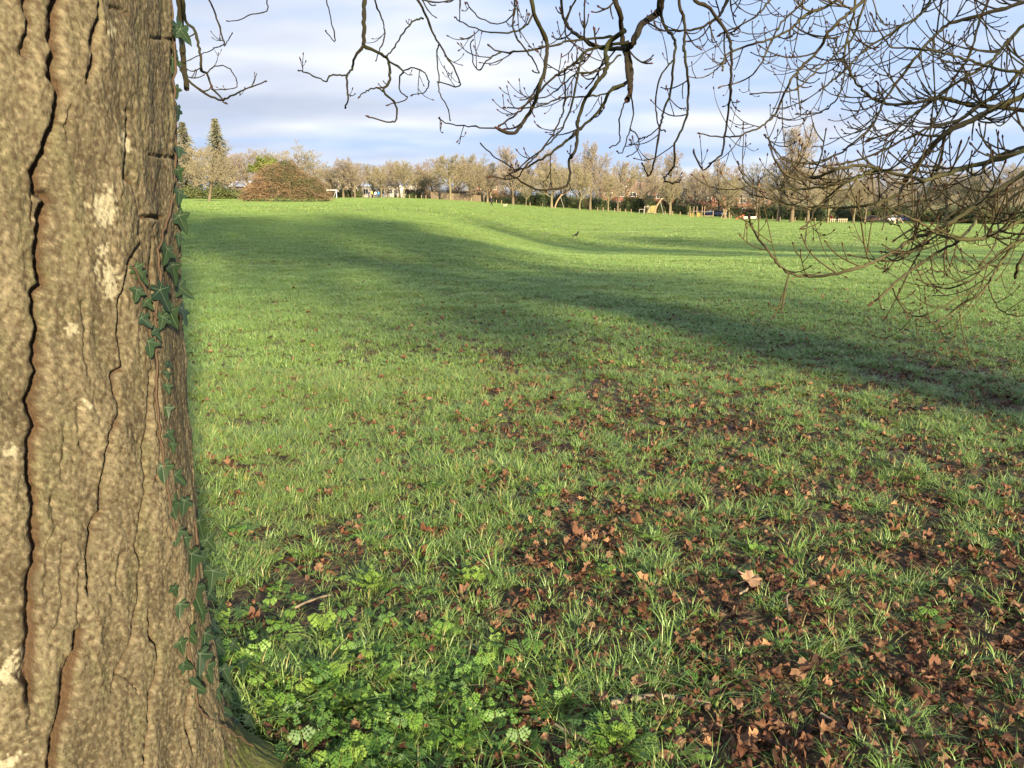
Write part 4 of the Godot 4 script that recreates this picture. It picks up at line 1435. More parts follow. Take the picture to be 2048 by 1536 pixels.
func person_mesh(top: Color, legs: Color, hair: Color, stride: float, arm: float) -> ArrayMesh:
	var skin := Color(0.42, 0.25, 0.18)
	var shoe := Color(0.03, 0.03, 0.035)
	var V := func(x: float, y: float, z: float) -> Vector3: return Vector3(x, y, z)
	var s := stride
	return figure_mesh([
		[V.call(0, 0.98, 0), V.call(0, 1.12, 0), 0.155, 0.14, top], [V.call(0, 1.12, 0), V.call(0, 1.38, 0.0), 0.14, 0.165, top], [V.call(-0.14, 1.40, 0), V.call(0.14, 1.40, 0), 0.075, 0.075, top],
		[V.call(0, 1.45, 0), V.call(0, 1.55, 0.01), 0.058, 0.055, skin], [V.call(0, 1.61, 0.012), V.call(0, 1.67, 0.0), 0.085, 0.095, skin], [V.call(0, 1.61, 0.10), V.call(0, 1.595, 0.105), 0.016, 0.016, skin], [V.call(0, 1.70, -0.03), V.call(0, 1.62, -0.06), 0.085, 0.06, hair],
		[V.call(-0.09, 0.93, 0), V.call(-0.10, 0.50, s * 0.28), 0.092, 0.062, legs], [V.call(-0.10, 0.50, s * 0.28), V.call(-0.10, 0.09, s * 0.36), 0.062, 0.042, legs], [V.call(-0.10, 0.05, s * 0.36 - 0.03), V.call(-0.11, 0.035, s * 0.36 + 0.15), 0.045, 0.035, shoe],
		[V.call(0.09, 0.93, 0), V.call(0.10, 0.50, -s * 0.12), 0.092, 0.062, legs], [V.call(0.10, 0.50, -s * 0.12), V.call(0.10, 0.09, -s * 0.42), 0.062, 0.042, legs], [V.call(0.10, 0.05, -s * 0.42 - 0.03), V.call(0.11, 0.035, -s * 0.42 + 0.15), 0.045, 0.035, shoe],
		[V.call(-0.20, 1.39, 0), V.call(-0.27, 1.12, -0.05 - s * 0.12), 0.055, 0.045, top], [V.call(-0.27, 1.12, -0.05 - s * 0.12), V.call(-0.24 - arm * 0.1, 0.90 + arm * 0.25, 0.08 + arm * 0.15), 0.043, 0.034, top], [V.call(-0.24 - arm * 0.1, 0.88 + arm * 0.25, 0.09 + arm * 0.15), V.call(-0.23 - arm * 0.1, 0.79 + arm * 0.28, 0.13 + arm * 0.2), 0.032, 0.022, skin],
		[V.call(0.20, 1.39, 0), V.call(0.27, 1.12, -0.03 + s * 0.10), 0.055, 0.045, top], [V.call(0.27, 1.12, -0.03 + s * 0.10), V.call(0.25, 0.88, 0.12 + s * 0.1), 0.043, 0.034, top], [V.call(0.25, 0.86, 0.13 + s * 0.1), V.call(0.24, 0.77, 0.17 + s * 0.1), 0.032, 0.022, skin]
	], 0.032, 0.016, m.cloth)

func make_beings() -> void:
	var walker := thing("person", place(983, 142), "lone walker in dark clothes striding across the middle field", "person", "", 0.9)
	part("body", person_mesh(Color(0.02, 0.021, 0.026), Color(0.018, 0.02, 0.03), Color(0.06, 0.04, 0.03), 1.0, 0.2), walker)
	var fur := Color(0.42, 0.33, 0.24)
	var V := func(x: float, y: float, z: float) -> Vector3: return Vector3(x, y, z)
	var dog := figure_mesh([
		[V.call(0, 0.42, -0.22), V.call(0, 0.40, 0.18), 0.10, 0.135, fur], [V.call(0, 0.44, 0.20), V.call(0, 0.60, 0.34), 0.085, 0.06, fur], [V.call(0, 0.62, 0.34), V.call(0, 0.61, 0.40), 0.075, 0.065, fur], [V.call(0, 0.60, 0.42), V.call(0, 0.575, 0.52), 0.045, 0.032, fur], [V.call(-0.06, 0.66, 0.33), V.call(-0.075, 0.57, 0.36), 0.03, 0.02, fur * 0.7], [V.call(0.06, 0.66, 0.33), V.call(0.075, 0.57, 0.36), 0.03, 0.02, fur * 0.7],
		[V.call(-0.07, 0.36, 0.16), V.call(-0.075, 0.18, 0.14), 0.05, 0.03, fur], [V.call(-0.075, 0.18, 0.14), V.call(-0.075, 0.03, 0.17), 0.028, 0.03, fur], [V.call(0.07, 0.36, 0.16), V.call(0.075, 0.18, 0.20), 0.05, 0.03, fur], [V.call(0.075, 0.18, 0.20), V.call(0.075, 0.03, 0.23), 0.028, 0.03, fur],
		[V.call(-0.07, 0.40, -0.22), V.call(-0.08, 0.26, -0.14), 0.075, 0.045, fur], [V.call(-0.08, 0.26, -0.14), V.call(-0.08, 0.15, -0.27), 0.04, 0.026, fur], [V.call(-0.08, 0.15, -0.27), V.call(-0.08, 0.03, -0.24), 0.026, 0.03, fur],
		[V.call(0.07, 0.40, -0.22), V.call(0.08, 0.26, -0.18), 0.075, 0.045, fur], [V.call(0.08, 0.26, -0.18), V.call(0.08, 0.15, -0.33), 0.04, 0.026, fur], [V.call(0.08, 0.15, -0.33), V.call(0.08, 0.03, -0.31), 0.026, 0.03, fur],
		[V.call(0, 0.48, -0.28), V.call(0, 0.62, -0.46), 0.035, 0.018, fur]], 0.024, 0.016, m.cloth)
	var d := single("dog", dog, place(1010, 148), "small pale dog on the grass right of the walker", "dog")
	d.rotation.y = 1.3
	var black := Color(0.012, 0.012, 0.014)
	var crow := figure_mesh([
		[V.call(0, 0.17, -0.08), V.call(0, 0.21, 0.07), 0.055, 0.065, black], [V.call(0, 0.26, 0.10), V.call(0, 0.32, 0.125), 0.04, 0.042, black], [V.call(0, 0.325, 0.16), V.call(0, 0.305, 0.215), 0.018, 0.006, black], [V.call(0, 0.16, -0.12), V.call(0, 0.11, -0.28), 0.035, 0.022, black], [V.call(-0.055, 0.21, 0.04), V.call(-0.045, 0.13, -0.20), 0.028, 0.015, black], [V.call(0.055, 0.21, 0.04), V.call(0.045, 0.13, -0.20), 0.028, 0.015, black],
		[V.call(-0.03, 0.14, 0.0), V.call(-0.03, 0.01, 0.01), 0.014, 0.009, black], [V.call(0.03, 0.14, 0.0), V.call(0.03, 0.01, 0.01), 0.014, 0.009, black], [V.call(-0.03, 0.01, -0.01), V.call(-0.035, 0.008, 0.06), 0.008, 0.007, black], [V.call(0.03, 0.01, -0.01), V.call(0.035, 0.008, 0.06), 0.008, 0.007, black]], 0.013, 0.008, m.cloth)
	var c := single("crow", crow, place(1153, 62), "black crow standing on the open grass right of centre", "bird")
	c.rotation.y = 2.2
	c.scale = Vector3.ONE * 1.25
	var who := [[738, 200, Color(0.03, 0.03, 0.04), "person in dark coat beside the far tree, leftmost of the group"], [744.5, 199, Color(0.55, 0.62, 0.04), "person in bright yellow vest in the far left group"], [751, 200, Color(0.62, 0.64, 0.68), "person in pale top between the yellow and blue figures"], [757.5, 199, Color(0.04, 0.24, 0.62), "person in bright blue jacket in the far left group"], [1662, 196, Color(0.42, 0.04, 0.04), "person in red jacket by the pale fence at far right"]]
	for k in who.size():
		var p := thing("person", place(who[k][0], who[k][1]), who[k][3], "person", "", 0.5 + k * 1.3)
		part("body", person_mesh(who[k][2], Color(0.02, 0.022, 0.035), Color(0.05, 0.035, 0.025), 0.25, 0.3 * (k % 2)), p)

# ---------------------------------------------------------------- buildings and park furniture
func rod(b: Build, a: Vector3, c: Vector3, r: float, col: Color, sides := 8) -> void:
	b.tube(PackedVector3Array([a, a.lerp(c, 0.5), c]), PackedFloat32Array([r, r, r]), sides, col)

func house(called: String, where: Vector3, w: float, d: float, eave: float, roof: float, wall: Material, tiles: Material, cols: int, floors: int, label: String, turn := 0.0, door := true) -> void:
	var t := thing(called, where + Vector3(0, -0.3, 0), label, "building", "", turn)
	var b := Build.new()
	b.box(Vector3(-w / 2, 0, -d), Vector3(w / 2, eave + 0.3, 0))
	if roof > 0.0:
		for s in [-1.0, 1.0]:
			b.tri(Vector3(s * w / 2, eave + 0.3, 0), Vector3(s * w / 2, eave + 0.3 + roof, -d / 2), Vector3(s * w / 2, eave + 0.3, -d))
	part("wall", b.mesh(wall), t)
	var r := Build.new()
	if roof > 0.0:
		for s in [0.0, 1.0]:
			var z0 := 0.35 if s == 0.0 else -d - 0.35
			var y0 := eave + 0.3 - roof * 0.35 / (d / 2)
			r.quad(Vector3(-w / 2 - 0.2, y0, z0), Vector3(-w / 2 - 0.2, eave + 0.36 + roof, -d / 2), Vector3(w / 2 + 0.2, eave + 0.36 + roof, -d / 2), Vector3(w / 2 + 0.2, y0, z0))
			r.quad(Vector3(-w / 2 - 0.2, y0 - 0.12, z0), Vector3(-w / 2 - 0.2, y0, z0), Vector3(w / 2 + 0.2, y0, z0), Vector3(w / 2 + 0.2, y0 - 0.12, z0))
	else:
		r.box(Vector3(-w / 2 - 0.3, eave + 0.3, -d - 0.3), Vector3(w / 2 + 0.3, eave + 0.62, 0.4))
	var rf := part("roof", r.mesh(tiles), t)
	if roof > 0.0:
		var ch := Build.new()
		ch.box(Vector3(w * 0.22, eave + roof * 0.6, -d * 0.62), Vector3(w * 0.22 + 0.8, eave + roof + 1.1, -d * 0.5))
		part("chimney", ch.mesh(wall), rf)
	for f in floors:
		for c in cols:
			var x := -w / 2 + w * (c + 0.5) / cols
			var y := 0.3 + eave * (f + 0.55) / floors
			var ww := minf(1.3, w / cols * 0.32)
			var hh := eave / floors * 0.25
			if door and f == 0 and c == cols - 1:
				var db := Build.new()
				db.box(Vector3(x - 0.48, 0.3, 0.003), Vector3(x + 0.48, 2.4, 0.07))
				part("door", db.mesh(m.dark_paint), t)
				continue
			var fr := Build.new()
			fr.box(Vector3(x - ww, y - hh, 0.002), Vector3(x + ww, y - hh + 0.12, 0.10))
			fr.box(Vector3(x - ww, y + hh - 0.12, 0.002), Vector3(x + ww, y + hh, 0.09))
			for e in [-ww, -0.05, ww - 0.1]:
				fr.box(Vector3(x + e, y - hh + 0.12, 0.002), Vector3(x + e + 0.1, y + hh - 0.12, 0.09))
			var win := part("window", fr.mesh(m.white_paint), t)
			var pn := Build.new()
			pn.box(Vector3(x - ww + 0.1, y - hh + 0.12, 0.003), Vector3(x + ww - 0.1, y + hh - 0.12, 0.03))
			part("pane", pn.mesh(m.glass), win)

func car(px: float, d: float, col: Color, label: String, turn: float) -> void:
	var t := thing("parked_car", place(px, d), label, "car", "cars parked behind the field", turn)
	var body := paint(col.r, col.g, col.b, 0.3)
	body.clearcoat_enabled = true
	var low := [Vector2(-2.05, 0.32), Vector2(-2.1, 0.62), Vector2(-1.95, 0.86), Vector2(-1.05, 0.95), Vector2(1.25, 0.95), Vector2(2.0, 0.9), Vector2(2.08, 0.6), Vector2(2.0, 0.32)]
	var cab := [Vector2(-1.05, 0.95), Vector2(-0.35, 1.42), Vector2(0.2, 1.5), Vector2(1.3, 1.46), Vector2(1.85, 0.95)]
	part("body", slab(low, 0.86, 0.06).mesh(body), t)
	part("roof", slab([Vector2(-0.33, 1.405), Vector2(-0.2, 1.49), Vector2(0.3, 1.53), Vector2(1.2, 1.5), Vector2(1.28, 1.43)], 0.70, 0.03).mesh(body), t)
	part("windows", slab(cab, 0.74, 0.05).mesh(m.glass), t)
	for s in [-1.0, 1.0]:
		for x in [-1.3, 1.28]:
			var b := Build.new()
			b.tube(PackedVector3Array([Vector3(x, 0.32, s * 0.66), Vector3(x, 0.32, s * 0.88)]), PackedFloat32Array([0.32, 0.32]), 16, Color(0.02, 0.02, 0.02))
			var w := part("wheel", b.mesh(m.cloth), t)
			var h := Build.new()
			h.tube(PackedVector3Array([Vector3(x, 0.32, s * 0.87), Vector3(x, 0.32, s * 0.895)]), PackedFloat32Array([0.19, 0.17]), 12, Color(0.45, 0.45, 0.46))
			part("rim", h.mesh(m.cloth), w)
		var l := Build.new()
		l.box(Vector3(-2.085, 0.66, s * 0.62 - 0.16), Vector3(-1.98, 0.80, s * 0.62 + 0.16))
		part("headlight", l.mesh(m.white_paint), t)

func slab(profile: Array, half: float, bevel: float) -> Build:
	var b := Build.new()
	var mid := Vector2.ZERO
	for p in profile:
		mid += p / profile.size()
	var rings := []
	for q in [[-half, 1.0 - bevel * 1.5], [-half + bevel, 1.0], [half - bevel, 1.0], [half, 1.0 - bevel * 1.5]]:
		var ring := []
		for p in profile:
			var e: Vector2 = mid + (p - mid) * q[1]
			ring.append(Vector3(e.x, e.y, q[0]))
		rings.append(ring)
	var n := profile.size()
	for r in 3:
		for k in n:
			var e := (k + 1) % n
			b.quad(rings[r][k], rings[r][e], rings[r + 1][e], rings[r + 1][k])
	for s in [0, 3]:
		for k in range(1, n - 1):
			b.tri(rings[s][0], rings[s][k], rings[s][k + 1])
	return b

func make_park() -> void:
	rng.seed = 900
	var timber := Color(0.21, 0.155, 0.095)
	var grey := Color(0.30, 0.28, 0.24)
	# goal
	var g := thing("goal", place(664, 200), "small white football goal at the far left end of the field", "goal", "", 0.9)
	var b := Build.new()
	for s in [-1.5, 1.5]:
		rod(b, Vector3(s, 0, 0), Vector3(s, 2.0, 0), 0.065, Color(0.8, 0.8, 0.78))
	rod(b, Vector3(-1.575, 2.0, 0), Vector3(1.575, 2.0, 0), 0.065, Color(0.8, 0.8, 0.78))
	part("frame", b.mesh(m.cloth), g)
	b = Build.new()
	for s in [-1.5, 1.5]:
		rod(b, Vector3(s, 2.0, -0.05), Vector3(s, 0.05, -1.4), 0.04, Color(0.75, 0.75, 0.73))
		rod(b, Vector3(s, 0.04, 0), Vector3(s, 0.04, -1.4), 0.04, Color(0.75, 0.75, 0.73))
	part("stay", b.mesh(m.cloth), g)
	# leaning timber posts with a strut
	for q in [[1108.5, 186, 4.0, "leaning curved timber post with grey strut in front of broad tree"], [1307, 182, 4.5, "leaning curved timber post with grey strut beside the yellow panel"]]:
		var t := thing("leaning_post", place(q[0], q[1]), q[3], "play post")
		var pts := PackedVector3Array()
		var rad := PackedFloat32Array()
		for k in 9:
			var f := k / 8.0
			pts.append(Vector3(0.15 + 1.65 * f * f * 0.75 + 0.35 * f, f * q[2] * 0.78, 0))
			rad.append(0.20 - 0.03 * f)
		b = Build.new()
		b.tube(pts, rad, 9, timber * 1.15)
		part("post", b.mesh(m.bark), t)
		b = Build.new()
		rod(b, pts[7], Vector3(2.3, -0.05, 0.2), 0.045, grey)
		part("strut", b.mesh(m.cloth), t)
		b = Build.new()
		b.box(pts[8] + Vector3(-0.25, -0.05, -0.18), pts[8] + Vector3(0.35, 0.12, 0.18), timber * 1.3)
		part("cap", b.mesh(m.bark), t)
	# grey bars
	for q in [[1283, 1.0, "low pair of grey exercise bars left of the leaning post"], [1293, 1.75, "taller grey exercise bar frame left of the leaning post"]]:
		var t := thing("exercise_bar", place(q[0], 184), q[2], "exercise bar")
		for s in [-0.55, 0.55]:
			b = Build.new()
			rod(b, Vector3(s, -0.05, 0), Vector3(s, q[1], 0), 0.06, grey)
			part("post", b.mesh(m.cloth), t)
		b = Build.new()
		rod(b, Vector3(-0.6, q[1], 0), Vector3(0.6, q[1], 0), 0.05, grey)
		part("bar", b.mesh(m.cloth), t)
	var yp := thing("play_board", place(1303, 186), "square yellow-green climbing panel behind the leaning timber post", "climbing panel")
	b = Build.new()
	b.box(Vector3(-0.95, 0.35, -0.06), Vector3(0.95, 2.0, 0.06), Color(0.19, 0.165, 0.065))
	part("panel", b.mesh(m.cloth), yp)
	for s in [-1.03, 1.03]:
		b = Build.new()
		rod(b, Vector3(s, -0.05, 0), Vector3(s, 2.2, 0), 0.075, timber)
		part("post", b.mesh(m.bark), yp)
	# climbing frame
	var f := thing("play_structure", place(1400, 180), "timber climbing frame with tall posts and yellow panels", "climbing frame")
	for q in [[-2.4, 0.0], [-1.7, 0.9], [-0.8, 0.0], [0.2, 0.8], [0.95, 0.0], [2.9, 0.2]]:
		b = Build.new()
		rod(b, Vector3(q[0], -0.05, q[1]), Vector3(q[0], 2.45 if q[0] < 2.0 else 1.5, q[1]), 0.085, timber * 1.2)
		part("post", b.mesh(m.bark), f)
	for q in [[-2.35, -1.75, 0.15, 1.0], [-0.75, 0.15, 0.2, 1.05]]:
		b = Build.new()
		for k in 3:
			var y: float = q[2] + 0.30 * k
			b.box(Vector3(q[0], y, 0.12), Vector3(q[1], y + 0.24, 0.22), Color(0.27, 0.20, 0.06))
		part("panel", b.mesh(m.cloth), f)
	b = Build.new()
	b.box(Vector3(0.9, 0.28, -0.3), Vector3(3.0, 0.4, 0.6), timber)
	part("platform", b.mesh(m.bark), f)
	b = Build.new()
	rod(b, Vector3(-2.4, 1.35, 0), Vector3(0.95, 1.35, 0), 0.03, grey)
	rod(b, Vector3(0.95, 1.3, 0), Vector3(2.9, 1.3, 0.2), 0.03, grey)
	part("rail", b.mesh(m.cloth), f)
	# crossed swing frame
	var sw := thing("swing_frame", place(1447, 178), "crossed timber legs of a swing frame right of the climbing frame", "swing frame")
	for q in [[-0.9, 0.25, 0.8], [0.35, -0.3, 0.8], [-0.25, 0.9, -0.6], [0.9, 0.05, -0.6], [0.1, 0.5, 0.0]]:
		b = Build.new()
		rod(b, Vector3(q[0], -0.05, q[2]), Vector3(q[1], 2.3, q[2] * 0.3), 0.085, timber * 1.15)
		part("leg", b.mesh(m.bark), sw)
	b = Build.new()
	rod(b, Vector3(-0.1, 2.1, -0.4), Vector3(0.3, 2.1, 0.5), 0.08, timber)
	part("beam", b.mesh(m.bark), sw)
	# slide and long bench
	var sl := thing("slide", place(1480, 176), "small orange-red slide at the right end of the playground", "slide")
	b = Build.new()
	b.quad(Vector3(-1.1, 0.12, -0.3), Vector3(-1.1, 0.12, 0.3), Vector3(0.7, 1.0, 0.3), Vector3(0.7, 1.0, -0.3), Color(0.26, 0.08, 0.045))
	for s in [-0.3, 0.3]:
		b.quad(Vector3(-1.1, 0.1, s), Vector3(-1.1, 0.32, s), Vector3(0.7, 1.2, s), Vector3(0.7, 0.98, s), Color(0.26, 0.08, 0.045))
	part("chute", b.mesh(m.cloth), sl)
	for s in [-0.28, 0.28]:
		b = Build.new()
		rod(b, Vector3(0.75, -0.05, s), Vector3(0.72, 1.3, s), 0.05, Color(0.45, 0.10, 0.04))
		part("leg", b.mesh(m.cloth), sl)
	var bn := thing("long_bench", place(1500, 177), "long cream bench beside the orange slide", "bench")
	b = Build.new()
	b.box(Vector3(-1.5, 0.42, -0.25), Vector3(1.5, 0.52, 0.25), Color(0.55, 0.50, 0.40))
	b.box(Vector3(-1.5, 0.62, -0.32), Vector3(1.5, 0.85, -0.26), Color(0.55, 0.50, 0.40))
	part("seat", b.mesh(m.cloth), bn)
	for s in [-1.3, 0.0, 1.3]:
		b = Build.new()
		b.box(Vector3(s - 0.05, -0.05, -0.255), Vector3(s + 0.05, 0.415, 0.2), Color(0.4, 0.36, 0.3))
		part("leg", b.mesh(m.cloth), bn)
	# pale picnic fence and timber arch at the right
	var pf := thing("low_fence", place(1678, 194), "short pale picket fence left of the parked cars", "fence")
	for k in 9:
		b = Build.new()
		b.box(Vector3(-2.2 + k * 0.5, -0.05, -0.04), Vector3(-2.05 + k * 0.5, 1.0, 0.04), Color(0.42, 0.34, 0.24))
		part("picket", b.mesh(m.cloth), pf)
	b = Build.new()
	b.box(Vector3(-2.25, 0.62, 0.045), Vector3(2.0, 0.74, 0.09), Color(0.42, 0.34, 0.24))
	part("rail", b.mesh(m.cloth), pf)
	var ar := thing("timber_arch", place(1798, 186), "bent pale log arch in front of the parked cars", "play log")
	b = Build.new()
	var ap := smooth_path(PackedVector3Array([Vector3(-1.1, -0.05, 0), Vector3(-0.85, 0.9, 0), Vector3(-0.2, 1.15, 0), Vector3(0.5, 0.6, 0), Vector3(1.1, -0.05, 0)]), 0.2)
	var arad := PackedFloat32Array()
	for k in ap.size():
		arad.append(0.2)
	b.tube(ap, arad, 8, Color(0.46, 0.34, 0.21))
	part("log", b.mesh(m.bark), ar)
	# bollards along the edge of the field
	var bol := Build.new()
	bol.tube(PackedVector3Array([Vector3(0, -0.1, 0), Vector3(0, 0.85, 0), Vector3(0, 0.92, 0)]), PackedFloat32Array([0.10, 0.10, 0.06]), 8, Color(0.24, 0.19, 0.12))
	var bm := bol.mesh(m.bark)
	var edge := [[785, 204], [795, 203], [806, 203], [819, 210], [832, 208], [843, 206], [852, 204], [930, 196], [943, 195], [975, 193], [993, 192], [1003, 191], [1060, 190], [1085, 190], [1195, 189], [1206, 189], [1217, 189], [1229, 188], [1240, 188], [1251, 188], [1262, 188], [1330, 188], [1345, 188], [1360, 188], [1376, 188], [1462, 190], [1520, 192], [1532, 192], [1545, 192], [1560, 193], [1590, 194], [1610, 194], [1630, 195]]
	for q in edge:
		single("bollard", bm, place(q[0], q[1]), "short timber bollard on the field's far edge " + whereabouts(q[0]), "bollard", "bollards along the field edge")
	for q in [[731, 196], [741, 196], [748, 196]]:
		single("bollard", bm, place(q[0], q[1]), "timber bollard in front of the people at far left", "bollard", "bollards by the people")
	# board fence
	var fe := place(862, 204)
	var ft := thing("board_fence", fe, "long brown board fence left of the walker under the trees", "fence", "", -0.05)
	for k in 46:
		b = Build.new()
		var x := k * 0.30
		var h := 1.75 + rng.randf_range(-0.03, 0.03)
		var gx := high(fe.x + x, fe.z) - fe.y
		b.box(Vector3(x, gx - 0.15, 0), Vector3(x + 0.275, gx + h, 0.04), Color(0.135, 0.108, 0.072) * rng.randf_range(0.8, 1.2))
		part("board", b.mesh(m.cloth), ft)
	# buildings
	house("brick_house", place(1425, 232), 13, 8, 5.4, 2.8, m.brick, m.slate, 4, 2, "red brick house behind the climbing frame")
	house("brick_house", place(1240, 238), 11, 8, 5.4, 2.8, m.brick, m.tile, 3, 2, "red brick house half hidden by the dark shrubs at centre right")
	house("brick_house", place(1318, 240), 10, 8, 5.4, 2.8, m.brick, m.tile, 3, 2, "red brick house behind the leaning post with grey strut")
	house("brick_house", place(1506, 236), 10, 8, 5.4, 2.8, m.brick, m.slate, 3, 2, "red brick house behind the orange slide")
	house("brick_house", place(968, 250), 9, 8, 5.2, 2.6, m.brick, m.tile, 3, 2, "red brick house behind the walker")
	house("white_garage", place(944, 226), 9, 6, 2.4, 0.0, m.white_paint, m.slate, 3, 1, "low white garage left of the walker")
	house("school_building", place(740, 262), 32, 12, 3.4, 0.0, m.render_wall, m.pale_roof, 12, 1, "long low pale school building behind the goal")
	house("school_hall", place(655, 285), 20, 12, 5.0, 0.0, m.render_wall, m.pale_roof, 6, 1, "taller pale school block behind the bramble mound's right end")
	house("school_classroom", place(490, 196), 7, 8, 3.0, 1.2, m.brick, m.pale_roof, 4, 1, "pink brick building behind the left hedge")
	# dark mesh fence by the school
	var mf := thing("mesh_fence", place(770, 236), "dark tall mesh fence in front of the school", "fence")
	for k in 9:
		b = Build.new()
		rod(b, Vector3(k * 1.4, -0.1, 0), Vector3(k * 1.4, 2.4, 0), 0.06, Color(0.03, 0.035, 0.045))
		part("post", b.mesh(m.cloth), mf)
	for k in 8:
		b = Build.new()
		for j in 9:
			b.box(Vector3(k * 1.4 + 0.07, 0.1 + j * 0.26, -0.015), Vector3(k * 1.4 + 1.33, 0.24 + j * 0.26, 0.015), Color(0.035, 0.04, 0.055))
		part("panel", b.mesh(m.cloth), mf)
	car(1424, 205, Color(0.03, 0.05, 0.12), "dark blue car behind the climbing frame", 0.1)
	car(1436, 206, Color(0.25, 0.27, 0.30), "grey car behind the climbing frame's right end", 0.1)
	car(1742, 202, Color(0.10, 0.012, 0.015), "dark red car, leftmost of the parked cars at right", 0.05)
	car(1781, 202, Color(0.45, 0.47, 0.50), "silver car between the dark red and blue cars", 0.05)
	car(1806, 203, Color(0.05, 0.10, 0.26), "blue car right of the silver car", 0.05)
	car(876, 212, Color(0.05, 0.06, 0.16), "dark blue car behind the board fence", 0.0)

func whereabouts(px: float) -> String:
	for q in [[480, "behind the left hedge"], [640, "behind the bramble mound"], [800, "near the low school"], [930, "near the board fence"], [1000, "behind the walker"], [1080, "left of the first leaning post"], [1180, "right of the first leaning post"], [1270, "left of the exercise bars"], [1350, "near the yellow-green panel"], [1460, "behind the timber play structure"], [1560, "near the orange slide"], [1690, "near the pale picket fence"], [1830, "near the parked cars at right"], [1930, "behind the right boughs"]]:
		if px < q[0]:
			return q[1]
	return "at the far right edge"

